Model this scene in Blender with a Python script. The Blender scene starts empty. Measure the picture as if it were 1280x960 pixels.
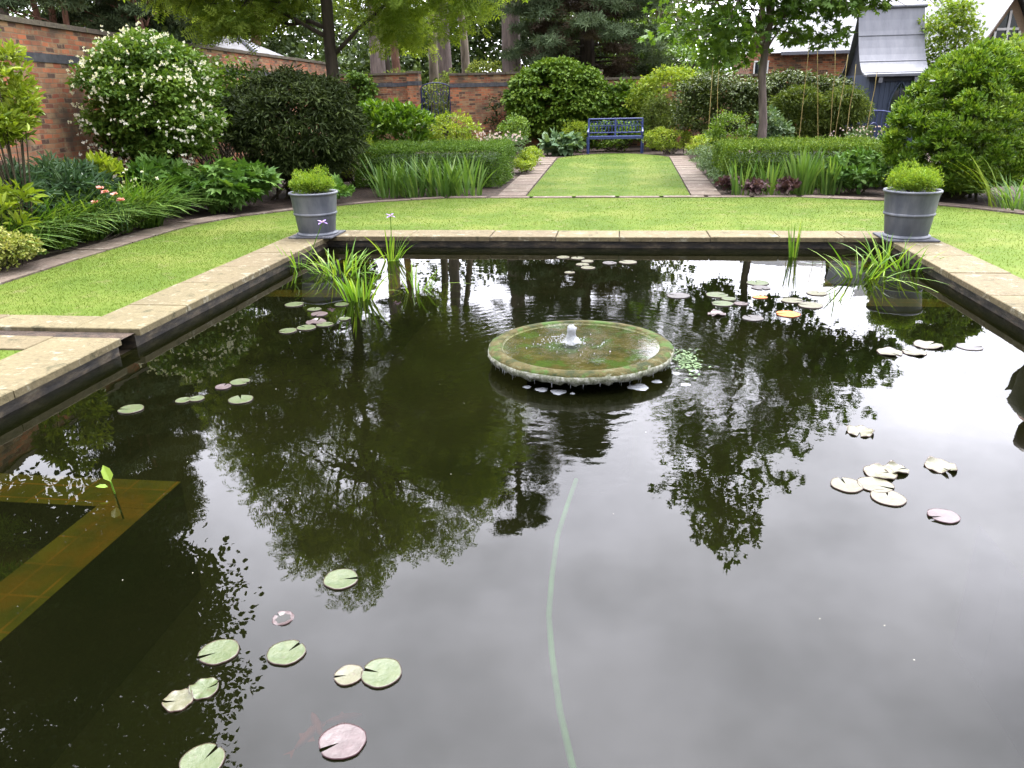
import bpy, bmesh, math, random
import numpy as np
from mathutils import Vector, Matrix
S = bpy.context.scene
C = S.collection
R_ = math.radians
rng = np.random.default_rng(11)

# ------------------------------------------------------------------ camera
F_PX, CAM_H = 960.0, 1.65
_a = np.array([775-640, 118-480, F_PX]); _a /= np.linalg.norm(_a)
_xv = -(-362*(302-.003*775-480) - 135*640 + F_PX**2)/(135-362*.003)
_yv = 302+.003*(_xv-775)
_b = -np.array([_xv-640, _yv-480, F_PX]); _b /= np.linalg.norm(_b)
ROT = np.array([_b, _a, np.cross(_b, _a)])          # rows: world axes in camera axes (right, down, forward)
def ray(px, py): return ROT @ np.array([px-640, py-480, F_PX])
def at(px, py, z=0.0):                               # ground point seen at a pixel of the photo
    d = ray(px, py); return np.array([0, 0, CAM_H]) + d*((z-CAM_H)/d[2])
def aty(px, py, y):                                  # point at distance y seen at a pixel
    d = ray(px, py); return np.array([0, 0, CAM_H]) + d*(y/d[1])
cam_d = bpy.data.cameras.new('camera'); cam = bpy.data.objects.new('camera', cam_d); C.objects.link(cam)
cam_d.sensor_width = 36; cam_d.lens = 36*F_PX/1280; cam_d.clip_end = 2000; cam_d.clip_start = .05
M = Matrix.Identity(4)
cols = (ROT @ np.array([1., 0, 0]), ROT @ np.array([0, -1., 0]), ROT @ np.array([0, 0, -1.]))
for j, c in enumerate(cols):
    for i in range(3): M[i][j] = c[i]
M[2][3] = CAM_H
cam.matrix_world = M
S.camera = cam

# ------------------------------------------------------------------ light
SUN_EL = R_(66)
w = bpy.data.worlds.new('World'); S.world = w; w.use_nodes = True
wt = w.node_tree; wn = wt.nodes; wn.clear()
def N(t, typ, **kw):
    n = t.nodes.new(typ)
    for k, v in kw.items(): setattr(n, k, v)
    return n
def lk(t, a, b): t.links.new(a, b)
sky = N(wt, 'ShaderNodeTexSky', sky_type='NISHITA', sun_disc=False, sun_elevation=SUN_EL, sun_rotation=0.0)
tc = N(wt, 'ShaderNodeTexCoord'); sep = N(wt, 'ShaderNodeSeparateXYZ'); lk(wt, tc.outputs['Generated'], sep.inputs[0])
def math_(t, op, a, b=None, c=None, clamp=False):
    n = N(t, 'ShaderNodeMath', operation=op); n.use_clamp = clamp
    for i, v in enumerate((a, b, c)):
        if v is None: continue
        if isinstance(v, (int, float)): n.inputs[i].default_value = v
        else: lk(t, v, n.inputs[i])
    return n.outputs[0]
zc = math_(wt, 'MAXIMUM', sep.outputs[2], 0.0)
grad = math_(wt, 'MULTIPLY_ADD', zc, .50, .50)                              # overcast dome: brighter overhead
dt = N(wt, 'ShaderNodeVectorMath', operation='DOT_PRODUCT'); lk(wt, tc.outputs['Generated'], dt.inputs[0])
dt.inputs[1].default_value = (0.0, math.cos(R_(54)), math.sin(R_(54)))
lobe = math_(wt, 'POWER', math_(wt, 'MULTIPLY_ADD', dt.outputs['Value'], .5, .5, clamp=True), 3.5)
lobe = math_(wt, 'MULTIPLY_ADD', lobe, .88, .12)                            # cloud brightest round the hidden sun
# flat cloud layer: direction projected on a plane overhead
zz = math_(wt, 'ADD', zc, .22)
cx = math_(wt, 'DIVIDE', sep.outputs[0], zz); cy = math_(wt, 'DIVIDE', sep.outputs[1], zz)
cmb = N(wt, 'ShaderNodeCombineXYZ'); lk(wt, cx, cmb.inputs[0]); lk(wt, cy, cmb.inputs[1])
nz = N(wt, 'ShaderNodeTexNoise'); nz.inputs['Scale'].default_value = 2.1; nz.inputs['Detail'].default_value = 6; nz.inputs['Roughness'].default_value = .56
lk(wt, cmb.outputs[0], nz.inputs['Vector'])
cl = N(wt, 'ShaderNodeMapRange'); cl.inputs[1].default_value = .32; cl.inputs[2].default_value = .68; cl.inputs[3].default_value = .66; cl.inputs[4].default_value = 1.26
lk(wt, nz.outputs[0], cl.inputs[0])
val = math_(wt, 'MULTIPLY', math_(wt, 'MULTIPLY', grad, lobe), math_(wt, 'MULTIPLY', cl.outputs[0], 19.0))
ccol = N(wt, 'ShaderNodeVectorMath', operation='SCALE'); ccol.inputs[0].default_value = (.985, .975, 1.075); lk(wt, val, ccol.inputs['Scale'])
mixw = N(wt, 'ShaderNodeMix', data_type='RGBA'); mixw.inputs[0].default_value = .93
lk(wt, sky.outputs[0], mixw.inputs[6]); lk(wt, ccol.outputs[0], mixw.inputs[7])
bg = N(wt, 'ShaderNodeBackground'); bg.inputs[1].default_value = .1; wo = N(wt, 'ShaderNodeOutputWorld')
lk(wt, mixw.outputs[2], bg.inputs[0]); lk(wt, bg.outputs[0], wo.inputs[0])
sl = bpy.data.lights.new('sun', 'SUN'); sl.energy = .8; sl.angle = R_(20); sl.color = (1, .96, .9)
so = bpy.data.objects.new('sun', sl); C.objects.link(so); so.rotation_euler = (-(math.pi/2-SUN_EL), 0, 0); so.location = (0, 20, 30)
vs = S.view_settings; vs.view_transform = 'Standard'; vs.look = 'None'; vs.gamma = 1; vs.use_curve_mapping = False
vs.exposure = 3.3
cy_ = S.cycles; cy_.max_bounces = 7; cy_.diffuse_bounces = 3; cy_.glossy_bounces = 3; cy_.transmission_bounces = 4
cy_.transparent_max_bounces = 8; cy_.caustics_reflective = False; cy_.caustics_refractive = False; cy_.sample_clamp_indirect = 0

# ------------------------------------------------------------------ materials
def newmat(name):
    m = bpy.data.materials.new(name); m.use_nodes = True
    return m, m.node_tree, m.node_tree.nodes['Principled BSDF']
def ramp(t, fac, stops):
    r = N(t, 'ShaderNodeValToRGB'); e = r.color_ramp.elements
    while len(e) < len(stops): e.new(.5)
    for k, (p, c) in enumerate(stops): e[k].position = p; e[k].color = (*c, 1)
    lk(t, fac, r.inputs[0]); return r.outputs[0]
def pos(t): return N(t, 'ShaderNodeNewGeometry').outputs['Position']
def noise(t, scale, detail=4, rough=.55, vec=None):
    n = N(t, 'ShaderNodeTexNoise'); n.inputs['Scale'].default_value = scale; n.inputs['Detail'].default_value = detail; n.inputs['Roughness'].default_value = rough
    lk(t, vec if vec is not None else pos(t), n.inputs['Vector']); return n.outputs[0]
def mixc(t, fac, a, b, mode='MIX'):
    n = N(t, 'ShaderNodeMix', data_type='RGBA', blend_type=mode)
    for i, v in ((0, fac), (6, a), (7, b)):
        if isinstance(v, (int, float)): n.inputs[i].default_value = v
        elif isinstance(v, tuple): n.inputs[i].default_value = (*v, 1)
        else: lk(t, v, n.inputs[i])
    return n.outputs[2]
def bump(t, p, h, dist, strength=1.0):
    b = N(t, 'ShaderNodeBump'); b.inputs['Distance'].default_value = dist; b.inputs['Strength'].default_value = strength
    lk(t, h, b.inputs['Height']); lk(t, b.outputs[0], p.inputs['Normal']); return b
def attr(t, name='tint'):
    return N(t, 'ShaderNodeAttribute', attribute_name=name).outputs['Fac']
def leafmat(name, c0, c1, c2, rough=.45, tr=.28, spec=.4):
    rough = min(.75, rough+.08); spec *= .6
    m, t, p = newmat(name)
    col = ramp(t, attr(t), [(0, c0), (.5, c1), (1, c2)])
    lk(t, col, p.inputs['Base Color']); p.inputs['Roughness'].default_value = rough; p.inputs['Specular IOR Level'].default_value = spec
    tl = N(t, 'ShaderNodeBsdfTranslucent')
    g = mixc(t, 1.0, col, (1.25, 1.2, .55), 'MULTIPLY'); lk(t, g, tl.inputs[0])
    mx = N(t, 'ShaderNodeMixShader'); mx.inputs[0].default_value = tr
    lk(t, p.outputs[0], mx.inputs[1]); lk(t, tl.outputs[0], mx.inputs[2])
    lk(t, mx.outputs[0], t.nodes['Material Output'].inputs[0]); return m
def mottled(name, stops, scale, rough=.7, bumpd=.0, detail=6, spec=.3, stretch=None, metal=0):
    m, t, p = newmat(name)
    v = None
    if stretch:
        mp = N(t, 'ShaderNodeMapping'); mp.inputs['Scale'].default_value = stretch; lk(t, pos(t), mp.inputs[0]); v = mp.outputs[0]
    n = noise(t, scale, detail, .62, v)
    lk(t, ramp(t, n, stops), p.inputs['Base Color']); p.inputs['Roughness'].default_value = rough; p.inputs['Specular IOR Level'].default_value = spec
    p.inputs['Metallic'].default_value = metal
    if bumpd: bump(t, p, n, bumpd)
    return m
def bark(name, c0, c1):
    return mottled(name, [(.3, c0), (.7, c1)], 9, .9, .02, stretch=(1, 1, .18))

MAT = {}
MAT['bark_dark'] = bark('dark_bark', (.02, .016, .012), (.075, .058, .042))
MAT['bark_grey'] = bark('grey_bark', (.07, .055, .048), (.2, .155, .135))
MAT['bark_red'] = bark('reddish_pine_bark', (.08, .04, .028), (.24, .13, .085))
MAT['bark_pale'] = bark('pale_bark', (.1, .085, .06), (.28, .23, .17))
MAT['stem'] = bark('twig', (.02, .018, .01), (.06, .05, .025))
MAT['cane'] = bark('dry_cane', (.22, .16, .05), (.42, .34, .14))
MAT['soil'] = mottled('soil', [(.3, (.012, .009, .006)), (.6, (.045, .03, .02)), (.8, (.09, .065, .045))], 14, .95, .03)

def stone(name, base, lich, dark, rough=.85, joint=None):
    m, t, p = newmat(name)
    big = noise(t, 1.3, 5); fine = noise(t, 22, 6, .7); spots = noise(t, 5.5, 7, .72)
    tint = attr(t)
    c = ramp(t, big, [(.3, tuple(x*.75 for x in base)), (.7, base)])
    c = mixc(t, math_(t, 'MULTIPLY', tint, .8), c, tuple(x*1.0 for x in (base[0]*.72, base[1]*.66, base[2]*.72)))
    c = mixc(t, ramp(t, spots, [(.56, (0, 0, 0)), (.66, (.75, .75, .75))]), c, lich)
    c = mixc(t, ramp(t, spots, [(.34, (.75, .75, .75)), (.44, (0, 0, 0))]), c, dark)
    c = mixc(t, .55, c, ramp(t, fine, [(.3, (.45, .45, .42)), (.65, (1.1, 1.1, 1.1))]), 'MULTIPLY')
    lk(t, c, p.inputs['Base Color']); p.inputs['Roughness'].default_value = rough; p.inputs['Specular IOR Level'].default_value = .25
    bump(t, p, math_(t, 'ADD', fine, math_(t, 'MULTIPLY', spots, .6)), .006)
    return m
MAT['coping'] = stone('lichened_sandstone', (.125, .104, .054), (.2, .19, .14), (.036, .034, .014))
MAT['path'] = stone('worn_path_stone', (.125, .098, .073), (.22, .205, .165), (.055, .042, .028))
MAT['slate'] = stone('slate_slab', (.085, .09, .1), (.15, .15, .14), (.04, .042, .04))
MAT['wallcap'] = stone('mossy_wall_capping', (.13, .11, .08), (.15, .16, .07), (.035, .03, .02))

def brickmat():
    m, t, p = newmat('old_red_brick')
    uv0 = N(t, 'ShaderNodeUVMap').outputs[0]
    wv = N(t, 'ShaderNodeTexNoise'); wv.inputs['Scale'].default_value = 2.5; lk(t, pos(t), wv.inputs['Vector'])
    wa = N(t, 'ShaderNodeVectorMath', operation='MULTIPLY_ADD'); lk(t, wv.outputs[1], wa.inputs[0]); wa.inputs[1].default_value = (.05, .05, 0); lk(t, uv0, wa.inputs[2]); uv = wa.outputs[0]
    b = N(t, 'ShaderNodeTexBrick'); lk(t, uv, b.inputs['Vector'])
    for k, v in (('Scale', 1), ('Brick Width', .225), ('Row Height', .075), ('Mortar Size', .008), ('Mortar Smooth', .3), ('Bias', -.1)): b.inputs[k].default_value = v
    b.inputs['Color1'].default_value = (0, 0, 0, 1); b.inputs['Color2'].default_value = (1, 1, 1, 1); b.inputs['Mortar'].default_value = (.5, .5, .5, 1)
    cb = ramp(t, b.outputs[0], [(0, (.06, .033, .024)), (.2, (.21, .062, .031)), (.4, (.18, .095, .05)), (.62, (.31, .10, .045)), (.8, (.20, .125, .068)), (1, (.27, .18, .10))])
    n1 = noise(t, 1.6, 5); n2 = noise(t, 9, 6, .7)
    c = mixc(t, b.outputs['Fac'], cb, (.165, .13, .085))
    c = mixc(t, ramp(t, n2, [(.52, (0, 0, 0)), (.66, (.8, .8, .8))]), c, (.23, .185, .115))
    c = mixc(t, ramp(t, n1, [(.34, (.8, .8, .8)), (.52, (0, 0, 0))]), c, (.06, .045, .032))
    c = mixc(t, 1.0, c, (1.22, 1.13, 1.0), 'MULTIPLY')
    lk(t, c, p.inputs['Base Color']); p.inputs['Roughness'].default_value = .9
    h = math_(t, 'MULTIPLY_ADD', b.outputs['Fac'], -.7, math_(t, 'MULTIPLY', n2, .5)); bump(t, p, h, .012)
    return m
MAT['brick'] = brickmat()
MAT['band'] = mottled('blue_black_band_brick', [(.3, (.03, .032, .038)), (.7, (.085, .085, .09))], 9, .55, .004)
MAT['poolwall'] = mottled('wet_dark_pool_wall', [(.36, (.006, .005, .004)), (.5, (.022, .018, .012)), (.6, (.055, .042, .026)), (.7, (.10, .09, .06))], 5, .6, .012, stretch=(1, 1, 3))
MAT['poolfloor'] = mottled('dark_silt', [(.3, (.004, .005, .002)), (.7, (.009, .009, .004))], 1.6, .9)  # near black: light lost through deep murky water is put into the colour
MAT['deepsilt'] = mottled('black_silt', [(.3, (.003, .004, .002)), (.7, (.007, .008, .003))], 2, .95, 0, spec=.05)  # box sides coloured dark to stand in for dimming by murky water
MAT['silt'] = mottled('pale_silt', [(.3, (.02, .02, .01)), (.7, (.035, .033, .018))], 3, .95, 0, spec=.05)  # darker stand-in for the tile: underwater dimming is painted into the rim
def tilemat():
    m, t, p = newmat('algae_covered_tile')
    b = N(t, 'ShaderNodeTexBrick'); b.offset = 0.0; lk(t, N(t, 'ShaderNodeUVMap').outputs[0], b.inputs['Vector'])
    for k, v in (('Scale', 1), ('Brick Width', .23), ('Row Height', .15), ('Mortar Size', .008), ('Mortar Smooth', .4)): b.inputs[k].default_value = v
    b.inputs['Color1'].default_value = (.12, .11, .012, 1); b.inputs['Color2'].default_value = (.18, .15, .016, 1); b.inputs['Mortar'].default_value = (.34, .17, .03, 1)
    n = noise(t, 2.6, 5)
    c = mixc(t, ramp(t, n, [(.5, (0, 0, 0)), (.66, (.85, .85, .85))]), b.outputs[0], (.24, .12, .014))
    c = mixc(t, ramp(t, noise(t, 7, 5), [(.3, (.7, .7, .7)), (.55, (0, 0, 0))]), c, (.06, .085, .01))
    lk(t, c, p.inputs['Base Color']); p.inputs['Roughness'].default_value = .9; return m
MAT['tile'] = tilemat()
MAT['pebble'] = mottled('planting_gravel', [(.35, (.03, .03, .008)), (.6, (.11, .095, .03)), (.75, (.3, .26, .12))], 16, .8, .03)

def watermat():
    m, t, p = newmat('pond_water'); t.nodes.remove(p)
    P = pos(t)
    d = N(t, 'ShaderNodeVectorMath', operation='DISTANCE'); lk(t, P, d.inputs[0]); d.inputs[1].default_value = (-.235, 5.25, -.145)
    wob = noise(t, 3.5, 3)
    dist = math_(t, 'MULTIPLY_ADD', wob, .16, d.outputs['Value'])
    ring = math_(t, 'SINE', math_(t, 'MULTIPLY', dist, 62))
    fall = math_(t, 'POWER', 2.718, math_(t, 'MULTIPLY', math_(t, 'SUBTRACT', d.outputs['Value'], .66), -1.75))
    fall = math_(t, 'MINIMUM', fall, 1.0)
    ch = noise(t, 13, 3, .5)
    h1 = math_(t, 'MULTIPLY', fall, math_(t, 'MULTIPLY_ADD', ring, .00025, math_(t, 'MULTIPLY', ch, .0022)))
    h2 = math_(t, 'MULTIPLY', noise(t, 2.2, 2, .4), .0016)
    h3 = math_(t, 'MULTIPLY', noise(t, 14, 2, .4), .00006)
    h = math_(t, 'ADD', math_(t, 'ADD', h1, h2), h3)
    b = N(t, 'ShaderNodeBump'); b.inputs['Distance'].default_value = 1.0; lk(t, h, b.inputs['Height'])
    fr = N(t, 'ShaderNodeFresnel'); fr.inputs[0].default_value = 1.33; lk(t, b.outputs[0], fr.inputs['Normal'])
    gl = N(t, 'ShaderNodeBsdfGlossy'); gl.inputs['Roughness'].default_value = .0; lk(t, b.outputs[0], gl.inputs['Normal'])
    tr = N(t, 'ShaderNodeBsdfTransparent'); tr.inputs[0].default_value = (.46, .47, .24, 1)
    df = N(t, 'ShaderNodeBsdfDiffuse'); lk(t, ramp(t, noise(t, .9, 4), [(.3, (.0026, .0034, .001)), (.7, (.0046, .0048, .0016))]), df.inputs[0])
    tb = N(t, 'ShaderNodeMixShader'); tb.inputs[0].default_value = .5; lk(t, tr.outputs[0], tb.inputs[1]); lk(t, df.outputs[0], tb.inputs[2])
    mx = N(t, 'ShaderNodeMixShader'); lk(t, fr.outputs[0], mx.inputs[0]); lk(t, tb.outputs[0], mx.inputs[1]); lk(t, gl.outputs[0], mx.inputs[2])
    lk(t, mx.outputs[0], t.nodes['Material Output'].inputs[0]); return m
MAT['water'] = watermat()

def filmmat():
    m, t, p = newmat('basin_water_film'); t.nodes.remove(p)
    d = N(t, 'ShaderNodeVectorMath', operation='DISTANCE'); lk(t, pos(t), d.inputs[0]); d.inputs[1].default_value = (-.30, 5.28, -.015)
    fall = math_(t, 'POWER', 2.718, math_(t, 'MULTIPLY', d.outputs['Value'], -5.5))
    h = math_(t, 'MULTIPLY', fall, math_(t, 'MULTIPLY', noise(t, 30, 3), .009))
    h = math_(t, 'ADD', h, math_(t, 'MULTIPLY', noise(t, 9, 3), .0002))
    b = N(t, 'ShaderNodeBump'); b.inputs['Distance'].default_value = 1.0; lk(t, h, b.inputs['Height'])
    fr = N(t, 'ShaderNodeFresnel'); fr.inputs[0].default_value = 1.33; lk(t, b.outputs[0], fr.inputs['Normal'])
    gl = N(t, 'ShaderNodeBsdfGlossy'); gl.inputs['Roughness'].default_value = .02; lk(t, b.outputs[0], gl.inputs['Normal'])
    tr = N(t, 'ShaderNodeBsdfTransparent'); tr.inputs[0].default_value = (.8, .8, .62, 1)
    mx = N(t, 'ShaderNodeMixShader'); lk(t, fr.outputs[0], mx.inputs[0]); lk(t, tr.outputs[0], mx.inputs[1]); lk(t, gl.outputs[0], mx.inputs[2])
    lk(t, mx.outputs[0], t.nodes['Material Output'].inputs[0]); return m
MAT['film'] = filmmat()
def foammat():
    m, t, p = newmat('water_foam')
    p.inputs['Base Color'].default_value = (.5, .52, .54, 1); p.inputs['Roughness'].default_value = .12
    p.inputs['Transmission Weight'].default_value = .6; p.inputs['IOR'].default_value = 1.2
    bump(t, p, noise(t, 60, 3), .01); return m
MAT['foam'] = foammat()
def flat(name, col, rough=.5, spec=.4, metal=0, var=.25, scale=30):
    return mottled(name, [(.3, tuple(c*(1-var) for c in col)), (.7, tuple(c*(1+var*.6) for c in col))], scale, rough, 0, 3, spec, metal=metal)
MAT['basin'] = None
MAT['lead'] = mottled('lead_grey_planter', [(.34, (.045, .051, .064)), (.5, (.078, .085, .10)), (.64, (.125, .13, .14))], 4, .6, .002, stretch=(1, 1, .35), spec=.5)
MAT['bluepaint'] = flat('blue_gloss_paint', (.036, .05, .15), .45, .4, var=.4)
MAT['darkblue'] = flat('dark_blue_iron', (.015, .02, .085), .4, .5)
MAT['hutblue'] = mottled('grey_blue_boarding', [(.3, (.022, .032, .055)), (.7, (.038, .052, .082))], 3, .6, .003, stretch=(9, 9, .4))
MAT['hutgable'] = mottled('dark_slate_gable', [(.3, (.012, .014, .02)), (.7, (.022, .025, .032))], 4, .8)
MAT['hutroof'] = mottled('sheet_lead_roof', [(.3, (.075, .08, .095)), (.7, (.12, .125, .14))], 2.2, .5, .002, spec=.5, stretch=(2.4, 1, .5))
MAT['leadseam'] = flat('lead_seam', (.1, .105, .12), .5)
MAT['slateroof'] = mottled('grey_roof_slates', [(.3, (.1, .1, .105)), (.7, (.22, .22, .22))], 4, .7, .01, stretch=(1, 1, 7))
MAT['paleroof'] = mottled('pale_house_roof', [(.3, (.10, .105, .112)), (.7, (.15, .155, .165))], 3, .6, stretch=(.5, 1, 8))
MAT['white'] = flat('white_paint', (.62, .62, .6), .5, var=.08)
MAT['render'] = flat('buff_wall', (.3, .22, .15), .8)
MAT['glass'] = flat('dark_window_glass', (.012, .018, .018), .04, .6)
MAT['hose'] = flat('pale_green_hose', (.10, .36, .19), .8, .1, var=.4, scale=6)
MAT['skin'] = flat('skin', (.42, .24, .17), .5)
MAT['jacket'] = flat('olive_jacket_cloth', (.075, .075, .05), .85, scale=12)
MAT['trouser'] = flat('dark_trouser_cloth', (.02, .02, .026), .85)
MAT['hair'] = flat('brown_hair', (.045, .022, .012), .5)
MAT['shoe'] = flat('dark_leather', (.015, .012, .01), .4)

L = leafmat
MAT['grass'] = L('mown_grass_blade', (.08, .124, .015), (.094, .139, .018), (.108, .152, .021), .7, .15, .1)
MAT['mock'] = L('mock_orange_leaf', (.045, .10, .012), (.09, .165, .018), (.16, .235, .035))
MAT['dark'] = L('dark_evergreen_leaf', (.014, .023, .006), (.028, .043, .010), (.058, .08, .018), .5, .12, .25)
MAT['choisya'] = L('glossy_mid_green_leaf', (.028, .072, .006), (.09, .165, .012), (.2, .28, .028), .33, .2, .5)
MAT['robinia'] = L('robinia_leaflet', (.085, .145, .02), (.155, .225, .03), (.24, .31, .05), .55, .5, .2)
MAT['lirio'] = L('tulip_tree_leaf', (.045, .095, .014), (.08, .15, .02), (.13, .21, .032), .42, .36)
MAT['climber'] = L('climber_leaf', (.045, .10, .010), (.095, .17, .016), (.17, .25, .028), .4, .25)
MAT['box'] = L('box_hedge_leaf', (.042, .095, .009), (.082, .16, .014), (.15, .235, .024), .4, .2)
MAT['boxlight'] = L('fresh_hedge_leaf', (.05, .10, .010), (.10, .17, .015), (.19, .26, .028), .42, .25)
MAT['pot'] = L('lime_clipped_leaf', (.075, .145, .012), (.14, .23, .018), (.26, .33, .035), .45, .3)
MAT['iris'] = L('iris_blade', (.05, .11, .022), (.085, .165, .03), (.15, .23, .055), .4, .35)
MAT['pondiris'] = L('pond_iris_blade', (.055, .13, .012), (.10, .20, .018), (.2, .28, .04), .35, .35)
MAT['daylily'] = L('daylily_blade', (.035, .09, .010), (.075, .15, .018), (.14, .215, .035), .38, .3)
MAT['peony'] = L('peony_leaf', (.022, .055, .018), (.045, .09, .035), (.09, .14, .075), .4, .18)
MAT['bigleaf'] = L('lobed_border_leaf', (.035, .09, .014), (.07, .15, .022), (.115, .205, .038), .5, .25)
MAT['rhodo'] = L('pale_rhododendron_leaf', (.08, .13, .008), (.18, .25, .018), (.3, .36, .05), .35, .28)
MAT['variegated'] = L('variegated_leaf', (.09, .13, .015), (.23, .26, .05), (.42, .40, .14), .45, .25)
MAT['laurel'] = L('laurel_leaf', (.04, .10, .008), (.085, .17, .014), (.17, .26, .03), .28, .22, .5)
MAT['lime'] = L('lime_green_leaf', (.09, .15, .014), (.17, .24, .02), (.28, .33, .035), .5, .32)
MAT['hosta'] = L('blue_green_hosta_leaf', (.05, .10, .04), (.10, .165, .075), (.19, .26, .15), .5, .2)
MAT['greyleaf'] = L('grey_green_leaf', (.045, .085, .03), (.085, .135, .055), (.14, .2, .095), .6, .2)
MAT['ivy'] = L('ivy_leaf', (.022, .036, .008), (.05, .075, .014), (.11, .145, .028), .4, .15)
MAT['bamboo'] = L('bamboo_leaf', (.035, .06, .010), (.075, .11, .018), (.15, .19, .04), .45, .25)
MAT['acer'] = L('acer_leaf', (.045, .09, .008), (.10, .165, .012), (.19, .25, .025), .5, .38)
MAT['pine'] = L('pine_needles', (.026, .04, .018), (.045, .066, .03), (.075, .10, .044), .8, .1, .1)
MAT['conifer'] = L('dark_conifer_needles', (.04, .06, .03), (.075, .105, .052), (.12, .155, .08), .8, .1, .1)
MAT['brownneedle'] = L('brown_inner_needles', (.04, .026, .016), (.07, .05, .03), (.10, .075, .045), .8, .05)
MAT['oak'] = L('oak_leaf', (.016, .04, .008), (.035, .07, .012), (.065, .11, .02), .5, .25)
MAT['wood'] = L('far_wood_leaf', (.024, .042, .014), (.05, .08, .024), (.10, .145, .04), .7, .2)
MAT['birch'] = L('birch_leaf', (.05, .085, .02), (.09, .13, .03), (.14, .18, .05), .55, .35)
MAT['heuchera'] = L('purple_heuchera_leaf', (.03, .014, .016), (.06, .028, .03), (.10, .055, .05), .5, .15)
MAT['hydrangea'] = L('pale_lime_shrub_leaf', (.07, .12, .014), (.18, .23, .04), (.33, .36, .10), .5, .3)
MAT['petal'] = L('white_petal', (.55, .55, .42), (.7, .7, .6), (.8, .8, .75), .6, .3)
MAT['pink'] = L('pink_petal', (.5, .14, .14), (.65, .3, .27), (.75, .5, .42), .6, .3)
MAT['purple'] = L('purple_petal', (.2, .13, .4), (.3, .2, .5), (.42, .3, .6), .6, .3)
MAT['mauve'] = L('pale_mauve_petal', (.4, .3, .38), (.55, .45, .5), (.65, .58, .6), .6, .3)
MAT['yellowp'] = L('yellow_petal', (.6, .4, .02), (.7, .5, .04), (.75, .6, .1), .6, .3)

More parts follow.
